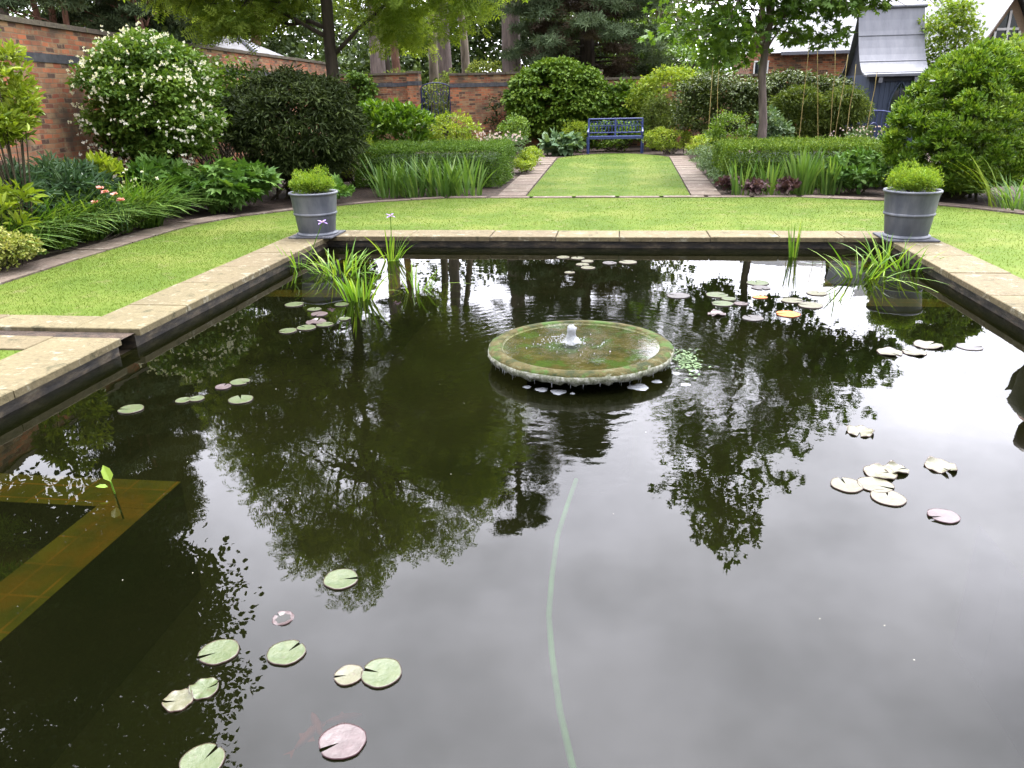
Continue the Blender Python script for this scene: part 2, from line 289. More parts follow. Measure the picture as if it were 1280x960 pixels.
# ------------------------------------------------------------------ mesh helpers
class MB:
    def __init__(s): s.v = []; s.f = []; s.t = []; s.uv = []; s.n = 0; s.smooth = False; s.has_uv = False
    def add(s, V, Fs, tint=0.5, uv=None):
        V = np.asarray(V, float).reshape(-1, 3); s.v.append(V)
        T = np.full(len(V), tint) if np.isscalar(tint) else np.asarray(tint, float); s.t.append(T)
        if uv is not None: s.has_uv = True
        s.uv.append(np.zeros((len(V), 2)) if uv is None else np.asarray(uv, float))
        for F in (Fs if isinstance(Fs, list) else [Fs]):
            F = np.atleast_2d(np.asarray(F, np.int64))
            if F.size: s.f.append(F + s.n)
        s.n += len(V); return s
    def build(s, name, mat, parent=None, org=None, smooth=False):
        V = np.concatenate(s.v)
        if parent is not None:
            o_, p_ = Vector((0, 0, 0)), parent
            while p_ is not None: o_ = o_ + p_.location; p_ = p_.parent
            off = np.array(o_)
        else: off = np.array(org if org is not None else (0, 0, 0), float)
        V = V - off
        me = bpy.data.meshes.new(name); me.vertices.add(len(V)); me.vertices.foreach_set('co', V.astype(np.float32).ravel())
        sizes = np.concatenate([np.full(len(F), F.shape[1]) for F in s.f]); idx = np.concatenate([F.ravel() for F in s.f])
        me.loops.add(len(idx)); me.loops.foreach_set('vertex_index', idx.astype(np.int32))
        me.polygons.add(len(sizes)); st = np.concatenate([[0], np.cumsum(sizes)[:-1]])
        me.polygons.foreach_set('loop_start', st.astype(np.int32))
        me.polygons.foreach_set('use_smooth', np.full(len(sizes), smooth))
        a = me.attributes.new('tint', 'FLOAT', 'POINT'); a.data.foreach_set('value', np.concatenate(s.t).astype(np.float32))
        if s.has_uv:
            u = me.uv_layers.new(name='UVMap'); u.data.foreach_set('uv', np.concatenate(s.uv)[idx].astype(np.float32).ravel())
        me.materials.append(MAT[mat] if isinstance(mat, str) else mat)
        me.update(calc_edges=True); me.validate()
        o = bpy.data.objects.new(name, me); C.objects.link(o)
        if parent is not None: o.parent = parent
        else: o.location = tuple(off)
        return o
    # -- solids
    def box(s, x0, x1, y0, y1, z0, z1, tint=.5, rot=0, piv=None, bev=0.0):
        V = np.array([[x, y, z] for z in (z0, z1) for y in (y0, y1) for x in (x0, x1)], float)
        Fc = [[0, 2, 3, 1], [4, 5, 7, 6], [0, 1, 5, 4], [2, 6, 7, 3], [0, 4, 6, 2], [1, 3, 7, 5]]
        if bev:
            V = np.array([[x, y, z] for z in (z0, z1-bev) for y in (y0, y1) for x in (x0, x1)] +
                         [[x, y, z1] for y in (y0+bev, y1-bev) for x in (x0+bev, x1-bev)], float)
            Fc = [[0, 2, 3, 1], [0, 1, 5, 4], [2, 6, 7, 3], [0, 4, 6, 2], [1, 3, 7, 5],
                  [4, 5, 9, 8], [7, 6, 10, 11], [6, 4, 8, 10], [5, 7, 11, 9], [8, 9, 11, 10]]
        if rot:
            c, sn = math.cos(rot), math.sin(rot); p = np.array(piv if piv is not None else ((x0+x1)/2, (y0+y1)/2))
            d = V[:, :2]-p; V[:, 0] = p[0]+d[:, 0]*c-d[:, 1]*sn; V[:, 1] = p[1]+d[:, 0]*sn+d[:, 1]*c
        return s.add(V, Fc, tint)
    def tube(s, pts, rad, n=8, tint=.5, cap=True):
        pts = np.asarray(pts, float); k = len(pts); rad = np.broadcast_to(np.asarray(rad, float), (k,))
        d = np.gradient(pts, axis=0); d /= np.linalg.norm(d, axis=1)[:, None]+1e-9
        ref = np.array([0, 0, 1.]) if abs(d[:, 2]).mean() < .8 else np.array([1., 0, 0])
        a = np.cross(d, ref); a /= np.linalg.norm(a, axis=1)[:, None]+1e-9; b = np.cross(d, a)
        th = np.linspace(0, 2*np.pi, n, endpoint=False)
        V = pts[:, None] + rad[:, None, None]*(np.cos(th)[None, :, None]*a[:, None]+np.sin(th)[None, :, None]*b[:, None])
        i = np.arange(k-1)[:, None]*n; j = np.arange(n)[None]; j2 = (j+1) % n
        Fq = np.stack([i+j, i+j2, i+n+j2, i+n+j], -1).reshape(-1, 4)
        fs = [Fq]
        if cap: fs += [np.arange(n)[None, ::-1], (np.arange(n)+(k-1)*n)[None]]
        return s.add(V.reshape(-1, 3), fs, tint)
    def lathe(s, prof, c, n=48, tint=.5, jit=None, cap_top=False):
        prof = np.asarray(prof, float); k = len(prof); th = np.linspace(0, 2*np.pi, n, endpoint=False)
        r = np.repeat(prof[:, :1], n, 1); z = np.repeat(prof[:, 1:2], n, 1)
        if jit is not None: r, z = jit(r, z, th)
        V = np.stack([c[0]+r*np.cos(th), c[1]+r*np.sin(th), c[2]+z], -1).reshape(-1, 3)
        i = np.arange(k-1)[:, None]*n; j = np.arange(n)[None]; j2 = (j+1) % n
        Fq = np.stack([i+j, i+j2, i+n+j2, i+n+j], -1).reshape(-1, 4); fs = [Fq]
        if cap_top: fs.append((np.arange(n)+(k-1)*n)[None])
        return s.add(V, fs, tint)
    def poly(s, pts, z, tint=.5): return s.add([(p[0], p[1], z) for p in pts], [list(range(len(pts)))], tint) if False else s.add([(p[0], p[1], z) for p in pts], np.arange(len(pts))[None], tint)
    # -- leaves
    def leaves(s, P, A, Nn, Ln, Wd, tmpl, tint):
        V, Fq = TM[tmpl]; V = np.asarray(V, float)
        A = unit(A); Sd = unit(np.cross(A, Nn)); Nn = np.cross(Sd, A)
        n = len(P); Ln = np.broadcast_to(Ln, (n,)); Wd = np.broadcast_to(Wd, (n,))
        X = P[:, None] + A[:, None]*(V[None, :, 0:1]*Ln[:, None, None]) + Sd[:, None]*(V[None, :, 1:2]*Wd[:, None, None]) + Nn[:, None]*(V[None, :, 2:3]*Ln[:, None, None])
        k = len(V); fs = []
        for Fk in Fq: fs.append((np.arange(n)[:, None, None]*k + np.asarray(Fk)[None]).reshape(-1, np.asarray(Fk).shape[1]))
        return s.add(X.reshape(-1, 3), fs, np.repeat(tint, k))
def unit(a): return a/(np.linalg.norm(a, axis=-1, keepdims=True)+1e-9)
def rdir(n): return unit(rng.normal(size=(n, 3)))
TM = {}
TM['oval'] = ([(0, 0, 0), (.3, .46, .07), (.7, .4, .05), (1, 0, -.07), (.7, -.4, .05), (.3, -.46, .07)], [[[0, 1, 2, 3], [0, 3, 4, 5]]])
TM['kite'] = ([(0, 0, 0), (.45, .5, .05), (1, 0, -.05), (.45, -.5, .05)], [[[0, 1, 2, 3]]])
def _palm():
    v = [(.32, 0, .02)]; tips = [(-150, .34), (-100, .55), (-45, .66), (0, .70), (45, .66), (100, .55), (150, .34)]
    out = []
    for k, (a, r) in enumerate(tips):
        an = R_(a); v.append((.32+r*math.cos(an), r*math.sin(an), -.05)); 
    for k in range(len(tips)-1):
        an = R_((tips[k][0]+tips[k+1][0])/2); v.append((.32+.36*math.cos(an), .36*math.sin(an), .03))
    m = len(tips); q = []
    for k in range(m):
        a = m+k if k > 0 else 0; b = m+1+k if k < m-1 else 0
        if k == 0: q.append([0, 1, m+1, m+1])
        elif k == m-1: q.append([0, m+k, m, m])
        else: q.append([0, m+k, k+1, m+1+k])
    tri = [x[:3] for x in (q[0], q[-1])]; quad = q[1:-1]
    return (v, [quad, tri])
TM['palm'] = _palm()
def _pinnate():
    v = []; q = []
    for k in range(5):
        u = .12+.17*k
        for sg in (1, -1):
            b = len(v); v += [(u, 0, 0), (u+.07, sg*.22, .02), (u+.1, sg*.5, -.06), (u-.03, sg*.26, .02)]; q.append([b, b+1, b+2, b+3])
    b = len(v); v += [(.8, 0, 0), (.9, .1, 0), (1.05, 0, -.05), (.9, -.1, 0)]; q.append([b, b+1, b+2, b+3])
    return (v, [q])
TM['pinnate'] = _pinnate()
def _tuft(nb=7, wd=.05):
    v = []; q = []; rr = random.Random(4)
    for k in range(nb):
        a = 2*math.pi*k/nb; ln = rr.uniform(.75, 1.0); el = rr.uniform(.2, .95)
        t = (el*ln, math.cos(a)*math.sqrt(1-el*el)*ln, math.sin(a)*math.sqrt(1-el*el)*ln)
        sx, sy = -math.sin(a)*wd, math.cos(a)*wd
        b = len(v); v += [(0, sx, sy), (0, -sx, -sy), (t[0], t[1]-sx, t[2]-sy), (t[0], t[1]+sx, t[2]+sy)]; q.append([b, b+1, b+2, b+3])
    return (v, [q])
TM['tuft'] = _tuft()

def clump_centres(c, r, n, fill=.55, zmin=None):
    d = rdir(n); u = rng.random(n)**(1/3.)*(1-fill)+fill
    P = np.array(c)+d*np.array(r)*u[:, None]
    if zmin is not None: P[:, 2] = np.maximum(P[:, 2], zmin+rng.random(n)*.15)
    return P
def foliage(mb, centres, rad, per, ln, wd, tmpl='oval', droop=.15, up=.45, flatz=.8, spread=.25):
    """leaves scattered through leafy clumps, axes outward, blades facing up and out"""
    centres = np.asarray(centres); k = len(centres); rad = np.broadcast_to(rad, (k,))
    ci = np.repeat(np.arange(k), per); n = len(ci)
    d = rdir(n); d[:, 2] = np.where(d[:, 2] < -.2, -d[:, 2]*.6, d[:, 2])
    d = unit(d); u = rng.random(n)**.45
    P = centres[ci]+d*(rad[ci]*u)[:, None]*np.array([1, 1, flatz])
    A = unit(d+rng.normal(size=(n, 3))*.55+np.array([0, 0, -droop]))
    Nn = unit(d*.5+np.array([0, 0, up])+rng.normal(size=(n, 3))*.45)
    ct = rng.random(k)
    t = np.clip(ct[ci]*.45+rng.random(n)*.55+rng.normal(size=n)*.06, 0, 1)
    sc = rng.uniform(1-spread, 1+spread, n)
    mb.leaves(P, A, Nn, ln*sc, wd*sc, tmpl, t); return mb
def blades(mb, c, n, spread, h, w_, lean=.35, droop=.3, seg=5, az=None, azs=3.14, hv=.3, stiff=1.5, tw=.6):
    """sword-shaped leaves from a clump: base positions in a disc, curving outward"""
    c = np.asarray(c, float)
    r = spread*np.sqrt(rng.random(n)); th = rng.uniform(0, 2*np.pi, n)
    off = np.stack([r*np.cos(th), r*np.sin(th)], 1)
    a = th+rng.normal(size=n)*.6 if az is None else az+rng.uniform(-azs, azs, n)
    hh = h*rng.uniform(1-hv, 1+hv*.5, n); le = lean*rng.uniform(.1, 1.3, n); dr = droop*rng.uniform(.3, 1.5, n)
    t = np.linspace(0, 1, seg+1)
    out = le[:, None]*t+dr[:, None]*t[None]**2.2
    zz = t[None]-dr[:, None]*.75*t[None]**(stiff+1)
    px = c[0]+off[:, 0:1]+np.cos(a)[:, None]*out*hh[:, None]; py = c[1]+off[:, 1:2]+np.sin(a)[:, None]*out*hh[:, None]
    pz = c[2]+zz*hh[:, None]
    wd = w_*np.array([.75]+[1.0]*(seg-1)+[.08])*.5; wd[seg-1] *= .72
    ta = a+np.pi/2+rng.normal(size=n)*tw
    wx = np.cos(ta)[:, None]*wd; wy = np.sin(ta)[:, None]*wd
    V = np.stack([np.stack([px+wx, py+wy, pz], -1), np.stack([px-wx, py-wy, pz], -1)], 2).reshape(-1, 3)
    m = 2*(seg+1); i = (np.arange(n)*m)[:, None]+2*np.arange(seg)[None]
    Fq = np.stack([i, i+1, i+3, i+2], -1).reshape(-1, 4)
    mb.add(V, Fq, np.repeat(np.clip(rng.normal(.5, .25, n), 0, 1), m)); return mb
def bez(a, b, sag=0, k=6, j=0.0):
    t = np.linspace(0, 1, k)[:, None]; P = np.array(a)*(1-t)+np.array(b)*t
    P[:, 2] += sag*4*(t*(1-t))[:, 0]
    if j: P[1:-1] += rng.normal(size=(k-2, 3))*j
    return P

# ------------------------------------------------------------------ things
def tag(o, label=None, cat=None, group=None, kind=None):
    if label: o['label'] = label
    if cat: o['category'] = cat
    if group: o['group'] = group
    if kind: o['kind'] = kind
    return o
def thing(name, label, cat, loc=(0, 0, 0), group=None):
    o = bpy.data.objects.new(name, None); C.objects.link(o); o.location = tuple(float(v) for v in loc); o.empty_display_size = .2
    return tag(o, label, cat, group)
def struct(name, mb, mat, label=None): return tag(mb.build(name, mat), label, None, None, 'structure')
def dup(root, loc, rotz=0, sc=1.0, label=None):
    r = root.copy(); C.objects.link(r); r.location = tuple(loc); r.rotation_euler = (0, 0, rotz); r.scale = (sc,)*3
    if label: r['label'] = label
    for ch in list(root.children):
        c = ch.copy(); C.objects.link(c); c.parent = r
        for g in list(ch.children):
            d = g.copy(); C.objects.link(d); d.parent = c
    return r

# ================================================================== SETTING
WZ = -.145                                  # water level
XL, XR, YN, YF = -3.70, 3.15, 1.0, 9.62     # coping inner edges
CW = .55
hx0, hx1, hy0, hy1 = XL-.04, XR+.04, YN-.04, YF+.04
g = MB(); B = 400.
for (x0, x1, y0, y1) in ((-B, hx0, -B, B), (hx1, B, -B, B), (hx0, hx1, -B, hy0), (hx0, hx1, hy1, B)):
    g.poly([(x0, y0), (x1, y0), (x1, y1), (x0, y1)], -.035)
struct('ground', g, 'soil')
g = MB()
g.poly([(hx0, hy0), (hx1, hy0), (hx1, hy1), (hx0, hy1)], -1.0); struct('pool_floor', g, 'poolfloor')
g = MB()
g.box(hx0-.2, hx0, hy0-.2, 5.14, -1.0, -.056); g.box(hx0-.2, hx0, 5.36, hy1+.2, -1.0, -.056); g.box(hx0-.2, hx0, 5.14, 5.36, -1.0, -.17)
g.box(hx1, hx1+.2, hy0-.2, hy1+.2, -1.0, -.056)
g.box(hx0, hx1, hy1, hy1+.2, -1.0, -.056); g.box(hx0, hx1, hy0-.2, hy0, -1.0, -.056)
struct('pool_wall', g, 'poolwall')
g = MB()
g.poly([(hx0, hy0), (hx1, hy0), (hx1, hy1), (hx0, hy1)], WZ); struct('water', g, 'water')
# rill running away to the left between the two coping corners
g = MB(); g.box(-7.0, hx0-.2, 5.14, 5.36, -.17, -.165); g.box(-7.0, hx0-.2, 5.36, 5.42, -.17, -.058); g.box(-7.0, hx0-.2, 5.08, 5.14, -.17, -.058)
struct('rill_channel', g, 'poolwall')

def slabrow(mb, x0, x1, y0, y1, along, lens, thick=.056, z=0.0):
    p = x0 if along == 'x' else y0; end = x1 if along == 'x' else y1; k = 0
    while p < end-.05:
        q = min(end, p+lens[k % len(lens)]*rng.uniform(.9, 1.1)); k += 1
        if end-q < .25: q = end
        jz = rng.uniform(-.003, .003); ji = rng.uniform(-.008, .008)
        a, b = p+.005, q-.005
        if along == 'x': mb.box(a, b, y0+ji, y1, z-thick, z+jz, rng.random(), bev=.006)
        else: mb.box(x0, x1, a, b, z-thick, z+jz, rng.random(), bev=.006)
        p = q
g = MB()
slabrow(g, XL-CW, XL, 5.37, YF-.02, 'y', [.78, .92, .7])
slabrow(g, XL-CW, XL, YN-CW, 5.135, 'y', [.95, .8])
slabrow(g, XR, XR+CW, YN-CW, YF-.02, 'y', [.85, .7, .95])
slabrow(g, XL-CW+.0, XR+CW, YF, YF+.5, 'x', [.9, .75, 1.0])
slabrow(g, XL, XR, YN-CW, YN, 'x', [.9, .8])
struct('pool_coping', g, 'coping')
g = MB()
slabrow(g, -7.0, XL-CW-.004, 5.37, 5.72, 'x', [.6, .75]); slabrow(g, -7.0, XL-CW-.004, 4.82, 5.135, 'x', [.62, .8])
struct('rill_paving', g, 'coping')

lawnL = [(-6.0, 5.725), (XL-CW-.003, 5.725), (XL-CW-.003, YF+.503), (-6.14, YF+.503), (-6.15, 8.1), (-6.1, 6.8)]
lawnL2 = [(-6.5, 2.0), (XL-CW-.003, 2.0), (XL-CW-.003, 4.815), (-6.5, 4.815)]
lawnB = [(-6.14, YF+.503), (6.15, YF+.503), (5.75, 11.2), (5.1, 12.15), (4.25, 13.0), (3.0, 13.55), (-2.99, 13.6), (-4.1, 13.1), (-5.1, 12.25), (-5.8, 11.4), (-6.1, 10.6)]
lawnR = [(XR+CW+.003, 0), (6.5, 0), (6.5, 8), (6.15, YF+.503), (XR+CW+.003, YF+.503)]
cxs = np.linspace(-1.61, 1.26, 13)
lawnC = [(-1.6, 13.82), (1.25, 13.82), (1.4, 22.7)] + [(x, 22.7+1.65*(1-((x+.15)/1.6)**2)) for x in np.linspace(1.2, -1.5, 9)] + [(-1.7, 22.7)]
LZ = -.012
g = MB()
for pl in (lawnL, lawnL2, lawnB, lawnR, lawnC): g.poly(pl, LZ)
def lawnmat():
    m, t, p = newmat('lawn_turf')
    n = noise(t, .8, 6, .65); n2 = noise(t, 30, 4, .7)
    c = ramp(t, n, [(.36, (.042, .07, .008)), (.5, (.058, .087, .0115)), (.62, (.082, .101, .019))])
    c = mixc(t, .6, c, ramp(t, n2, [(.3, (.9, .9, .87)), (.7, (1.05, 1.05, 1.05))]), 'MULTIPLY')
    sx = N(t, 'ShaderNodeSeparateXYZ'); lk(t, pos(t), sx.inputs[0])
    st = math_(t, 'SINE', math_(t, 'MULTIPLY_ADD', sx.outputs[0], 4.35, 2.2)); st = math_(t, 'MULTIPLY', math_(t, 'MULTIPLY_ADD', st, 1.6, .5, clamp=True), math_(t, 'GREATER_THAN', sx.outputs[1], 13.7))
    c = mixc(t, math_(t, 'MULTIPLY', st, .8), c, mixc(t, 1.0, c, (.68, .8, .5), 'MULTIPLY'))
    wn_ = noise(t, 3.4, 5, .7); c = mixc(t, ramp(t, wn_, [(.56, (0, 0, 0)), (.68, (.65, .65, .65))]), c, (.10, .095, .04))
    lk(t, c, p.inputs['Base Color']); p.inputs['Roughness'].default_value = .9; p.inputs['Specular IOR Level'].default_value = .1; bump(t, p, n2, .003); return m
MAT['turf'] = lawnmat()
struct('lawn', g, 'turf')
def inpoly(P, poly):
    x, y = P[:, 0], P[:, 1]; ins = np.zeros(len(P), bool); k = len(poly); j = k-1
    for i in range(k):
        xi, yi = poly[i]; xj, yj = poly[j]
        c = ((yi > y) != (yj > y)) & (x < (xj-xi)*(y-yi)/(yj-yi+1e-12)+xi); ins ^= c; j = i
    return ins
g = MB()
for pl, dens, hh in ((lawnL, 2600, .03), (lawnL2, 2600, .03), (lawnB, 900, .03), (lawnR, 900, .03), (lawnC, 350, .03)):
    q = np.array(pl); lo, hi = q.min(0), q.max(0); n = int((hi-lo).prod()*dens)
    P = lo+(hi-lo)*rng.random((n, 2)); P = P[inpoly(P, pl)]; n = len(P)
    h = hh*.5*rng.uniform(.5, 1.4, n); a = rng.uniform(0, 2*np.pi, n); l = rng.normal(size=(n, 2))*.55*h[:, None]; ww = .0016*(1+P[:, 1]/9)
    b = np.column_stack([P, np.full(n, LZ)]); sd = np.column_stack([np.cos(a)*ww, np.sin(a)*ww, np.zeros(n)]); tp = b+np.column_stack([l, h])
    patch = .5+.22*np.sin(P[:, 0]*2.1+1.3*np.sin(P[:, 1]*1.7))*np.sin(P[:, 1]*1.3+P[:, 0]*.7)
    if pl is lawnC: patch = patch*.6+.2+.22*(np.floor((P[:, 0]+1.6)/.72) % 2)
    g.add(np.stack([b+sd, b-sd, tp], 1).reshape(-1, 3), np.arange(3*n).reshape(-1, 3), np.repeat(np.clip(patch+rng.normal(size=n)*.2, 0, 1), 3))
tag(g.build('mown_grass', 'grass'), 'short mown grass of the lawns round the pool', 'grass', None, 'stuff')

# stone edging of the borders and the two paths beside the central lawn
g = MB()
def strip(mb, inner, wd, seglen, z=0.0, thick=.05):
    pts = [np.array(p, float) for p in inner]
    nrm = []
    for i in range(len(pts)):
        d = (pts[min(i+1, len(pts)-1)]-pts[max(i-1, 0)]); d /= np.linalg.norm(d); nrm.append(np.array([-d[1], d[0]]))
    for i in range(len(pts)-1):
        k = max(1, round(np.linalg.norm(pts[i+1]-pts[i])/seglen))
        for s in range(k):
            t0, t1 = s/k+.006, (s+1)/k-.006
            a = pts[i]*(1-t0)+pts[i+1]*t0; b = pts[i]*(1-t1)+pts[i+1]*t1
            na = nrm[i]*(1-t0)+nrm[i+1]*t0; nb = nrm[i]*(1-t1)+nrm[i+1]*t1
            q = [a, b, b+nb*wd, a+na*wd]; jz = rng.uniform(-.004, .004)
            V = [(p[0], p[1], z-thick) for p in q]+[(p[0], p[1], z+jz) for p in q]
            mb.add(V, [[0, 1, 2, 3][::-1], [4, 5, 6, 7], [0, 1, 5, 4], [1, 2, 6, 5], [2, 3, 7, 6], [3, 0, 4, 7]], rng.random())
strip(g, [(-6.1, 5.73), (-6.12, 6.8), (-6.16, 8.1), (-6.15, 10.2), (-6.1, 10.7), (-5.8, 11.45)], .42, .6)
strip(g, [(-5.8, 11.46), (-5.1, 12.28), (-4.1, 13.13), (-3.02, 13.62)], .2, .5)
strip(g, [(-3.0, 13.61), (3.0, 13.56)], .2, .75)
strip(g, [(3.02, 13.56), (4.27, 13.02), (5.14, 12.18), (5.8, 11.22), (6.2, 10.1)], .3, .5)
struct('border_edging', g, 'path')
g = MB()
strip(g, [(-1.62, 13.83), (-1.68, 18), (-1.74, 22.9)], .5, .62); strip(g, [(1.42, 22.9), (1.34, 18), (1.27, 13.83)], .5, .62)
struct('garden_path', g, 'path')

# ================================================================== POOL THINGS
def submerged(x0, x1, y0, y1, label, open_left, rim='tile'):
    t = thing('submerged_planter', label, 'planter', ((x0+x1)/2, (y0+y1)/2, -1.0), 'tiled planting boxes built under the water')
    top, tw = -.3, .3
    b = MB(); sd = MB()
    def wall_(a, c, d, e):
        V = np.array([[x, y, z] for z in (-.995, top) for y in (d, e) for x in (a, c)], float)
        uv = V[:, :2]-np.array([x0, y0]) if (c-a) >= (e-d) else np.column_stack([V[:, 1]-y0, V[:, 0]-x0])
        b.add(V[4:], [[0, 1, 3, 2]], .5, uv[4:]); sd.add(V-np.array([0, 0, .004]), [[4, 5, 7, 6], [0, 1, 5, 4], [2, 6, 7, 3], [0, 4, 6, 2], [1, 3, 7, 5]])
    wall_(x0, x1, y1-tw, y1); wall_(x0, x1, y0, y0+tw)
    if open_left: wall_(x1-tw, x1, y0+tw+.002, y1-tw-.002)
    else: wall_(x0, x0+tw, y0+tw+.002, y1-tw-.002)
    b.build('rim', rim, t); sd.build('side_wall', 'deepsilt', t)
    q = MB(); nx, ny = 30, 30
    a, c = (x0, x1-tw) if open_left else (x0+tw, x1)
    X, Y = np.meshgrid(np.linspace(a+.004, c-.004, nx), np.linspace(y0+tw+.004, y1-tw-.004, ny)); Z = -.58+rng.normal(size=X.shape)*.012
    i = (np.arange(ny-1)[:, None]*nx+np.arange(nx-1)[None]).ravel()
    q.add(np.stack([X, Y, Z], -1).reshape(-1, 3), np.stack([i, i+1, i+nx+1, i+nx], -1)); q.build('gravel', 'pebble', t, smooth=True)
    return t
submerged(hx0+.002, -2.34, 1.3, 3.5, 'olive brown tiled box under the water at the lower left, its gravel showing', True)
submerged(hx0+.002, -2.36, 7.62, hy1-.002, 'tiled box under the water below the left planter, iris standing in it', True)
submerged(2.0, hx1-.002, 7.55, hy1-.002, 'tiled box under the water below the right planter, iris standing in it', False)
submerged(1.75, hx1-.002, 1.3, 3.45, 'faint tiled box under the water at the lower right edge', False, 'silt')

for px, py, r_, lab in ((18, 655, .16, 'dark green feathery water weed under the water inside the lower left box, far clump'), (22, 735, .18, 'dark green feathery water weed under the water inside the lower left box, near clump')):
    p = at(px, py, -.45); t = thing('water_weed', lab, 'water plant', (p[0], p[1], -.58)); b = MB()
    foliage(b, clump_centres((p[0], p[1], -.48), (r_, r_, .08), 30, .3), .07, 40, .05, .008, 'kite', -.5, .3); b.build('foliage', 'climber', t)
    b = MB()
    for k in range(6): b.tube([(p[0], p[1], -.58), (p[0]+rng.normal()*.06, p[1]+rng.normal()*.06, -.46)], [.005, .003], 4)
    b.build('stems', 'stem', t)
# fountain
FC = np.array([-.235, 5.25, 0.])
def basinmat():
    m, t, p = newmat('mossy_millstone')
    P = pos(t); sx = N(t, 'ShaderNodeSeparateXYZ'); lk(t, P, sx.inputs[0])
    n = noise(t, 9, 6, .7); n2 = noise(t, 30, 5, .7); n3 = noise(t, 5, 5, .65)
    c = ramp(t, n, [(.36, (.012, .018, .004)), (.48, (.03, .028, .006)), (.56, (.045, .036, .010)), (.66, (.062, .066, .032))])
    c = mixc(t, ramp(t, n3, [(.5, (0, 0, 0)), (.58, (.9, .9, .9))]), c, (.026, .055, .008))
    flank = N(t, 'ShaderNodeMapRange'); flank.inputs[1].default_value = -.016; flank.inputs[2].default_value = -.032; lk(t, sx.outputs[2], flank.inputs[0])
    gn = N(t, 'ShaderNodeNewGeometry'); sn = N(t, 'ShaderNodeSeparateXYZ'); lk(t, gn.outputs['True Normal'], sn.inputs[0])
    side = math_(t, 'LESS_THAN', math_(t, 'ABSOLUTE', sn.outputs[2]), .75)
    c2 = ramp(t, n2, [(.32, (.06, .065, .035)), (.5, (.15, .155, .11)), (.68, (.32, .32, .28))])
    c = mixc(t, math_(t, 'MULTIPLY', side, flank.outputs[0]), c, c2)
    lk(t, c, p.inputs['Base Color']); p.inputs['Roughness'].default_value = .85; p.inputs['Specular IOR Level'].default_value = .15; bump(t, p, n2, .014); return m
MAT['basin'] = basinmat()
t = thing('fountain', 'round millstone fountain low in the pool, mossy and brimming, small jet at its centre', 'fountain', (FC[0], FC[1], -1.0))
def fj(r, z, th):
    nn = np.sin(th*37)+.7*np.sin(th*53+1)+.6*np.sin(th*23+2); z = z.copy(); r = r.copy()
    z[3] += .016*nn/2; z[2] += .012*nn/2; r[3:6] += .004*np.sin(th*11+.4)+.005*nn/2
    return r, z
b = MB(); b.lathe([(.38, -.14), (.40, -.115), (.60, -.10), (.648, -.082), (.662, -.055), (.655, -.03), (.63, -.014), (.585, -.008), (.565, -.012), (.55, -.03), (.40, -.04), (.001, -.046)], FC, 128, jit=fj)
b.build('basin', 'basin', t, smooth=True)
b = MB(); b.lathe([(.40, -1.0), (.38, -.13)], FC, 32); b.build('pedestal', 'poolwall', t, smooth=True)
b = MB(); b.lathe([(.56, -.0145), (.3, -.0142), (.001, -.014)], FC, 64); b.build('water_film', 'film', t, smooth=True)
JC = np.array([-.30, 5.30, -.014])
def jj(r, z, th):
    k, n = r.shape; return r*(1+rng.normal(size=(k, n))*.16), z+rng.normal(size=(k, n))*.004
b = MB(); b.lathe([(.075, -.004), (.055, .012), (.036, .03), (.030, .06), (.033, .085), (.03, .105), (.016, .118), (.002, .122)], JC, 20, jit=jj); b.build('jet', 'foam', t, smooth=True)
def ico(mb, c, r, sub=1, sq=1.0):
    bm = bmesh.new(); bmesh.ops.create_icosphere(bm, subdivisions=sub, radius=1); V = np.array([v.co[:] for v in bm.verts]); Fq = np.array([[v.index for v in f.verts] for f in bm.faces]); bm.free()
    mb.add(np.array(c)+V*np.array([r, r, r*sq]), Fq)
b = MB()
for k in range(190):
    a = rng.uniform(0, 6.28); d = abs(rng.normal())*.17; ico(b, (JC[0]-.06+d*math.cos(a), JC[1]-.05+d*math.sin(a)*.8, -.008+max(0, .06-d*.3)*rng.random()*1.2), rng.uniform(.002, .0062))
tag(b.build('splash_droplets', 'foam', t), kind='stuff')
b = MB()
for k in range(70):
    a = rng.uniform(0, 6.28); x, y = FC[0]+.65*math.cos(a), FC[1]+.65*math.sin(a); e = rng.uniform(-.12, -.085)
    b.tube([(x, y, -.07), (x+.001, y, (e-.07)/2), (x, y, e)], [.002, .0012, .0006], 4)
tag(b.build('water_drips', 'foam', t), kind='stuff')
# bubbles lying on the water under the rim
def foam_patch(px, py, wpx, label):
    p = at(px, py, WZ); r = wpx*np.linalg.norm(p-np.array([0, 0, CAM_H]))/1000/2
    b = MB(); n = 20; th = np.linspace(0, 2*np.pi, n, endpoint=False); rr = r*(1+.12*np.sin(3*th+rng.uniform(0, 6))+rng.normal(size=n)*.05)
    b.add(np.concatenate([[[p[0], p[1], WZ+.007]], np.column_stack([p[0]+rr*np.cos(th)*.6, p[1]+rr*np.sin(th)*.6, np.full(n, WZ+.006)]), np.column_stack([p[0]+rr*np.cos(th), p[1]+rr*np.sin(th), np.full(n, WZ+.001)])]),
          [np.array([[0, 1+k, 1+(k+1) % n] for k in range(n)]), np.array([[1+k, 1+n+k, 1+n+(k+1) % n, 1+(k+1) % n] for k in range(n)])])
    tag(b.build('foam_patch', 'foam', org=(p[0], p[1], WZ), smooth=True), label, 'foam', 'foam patches floating round the fountain')
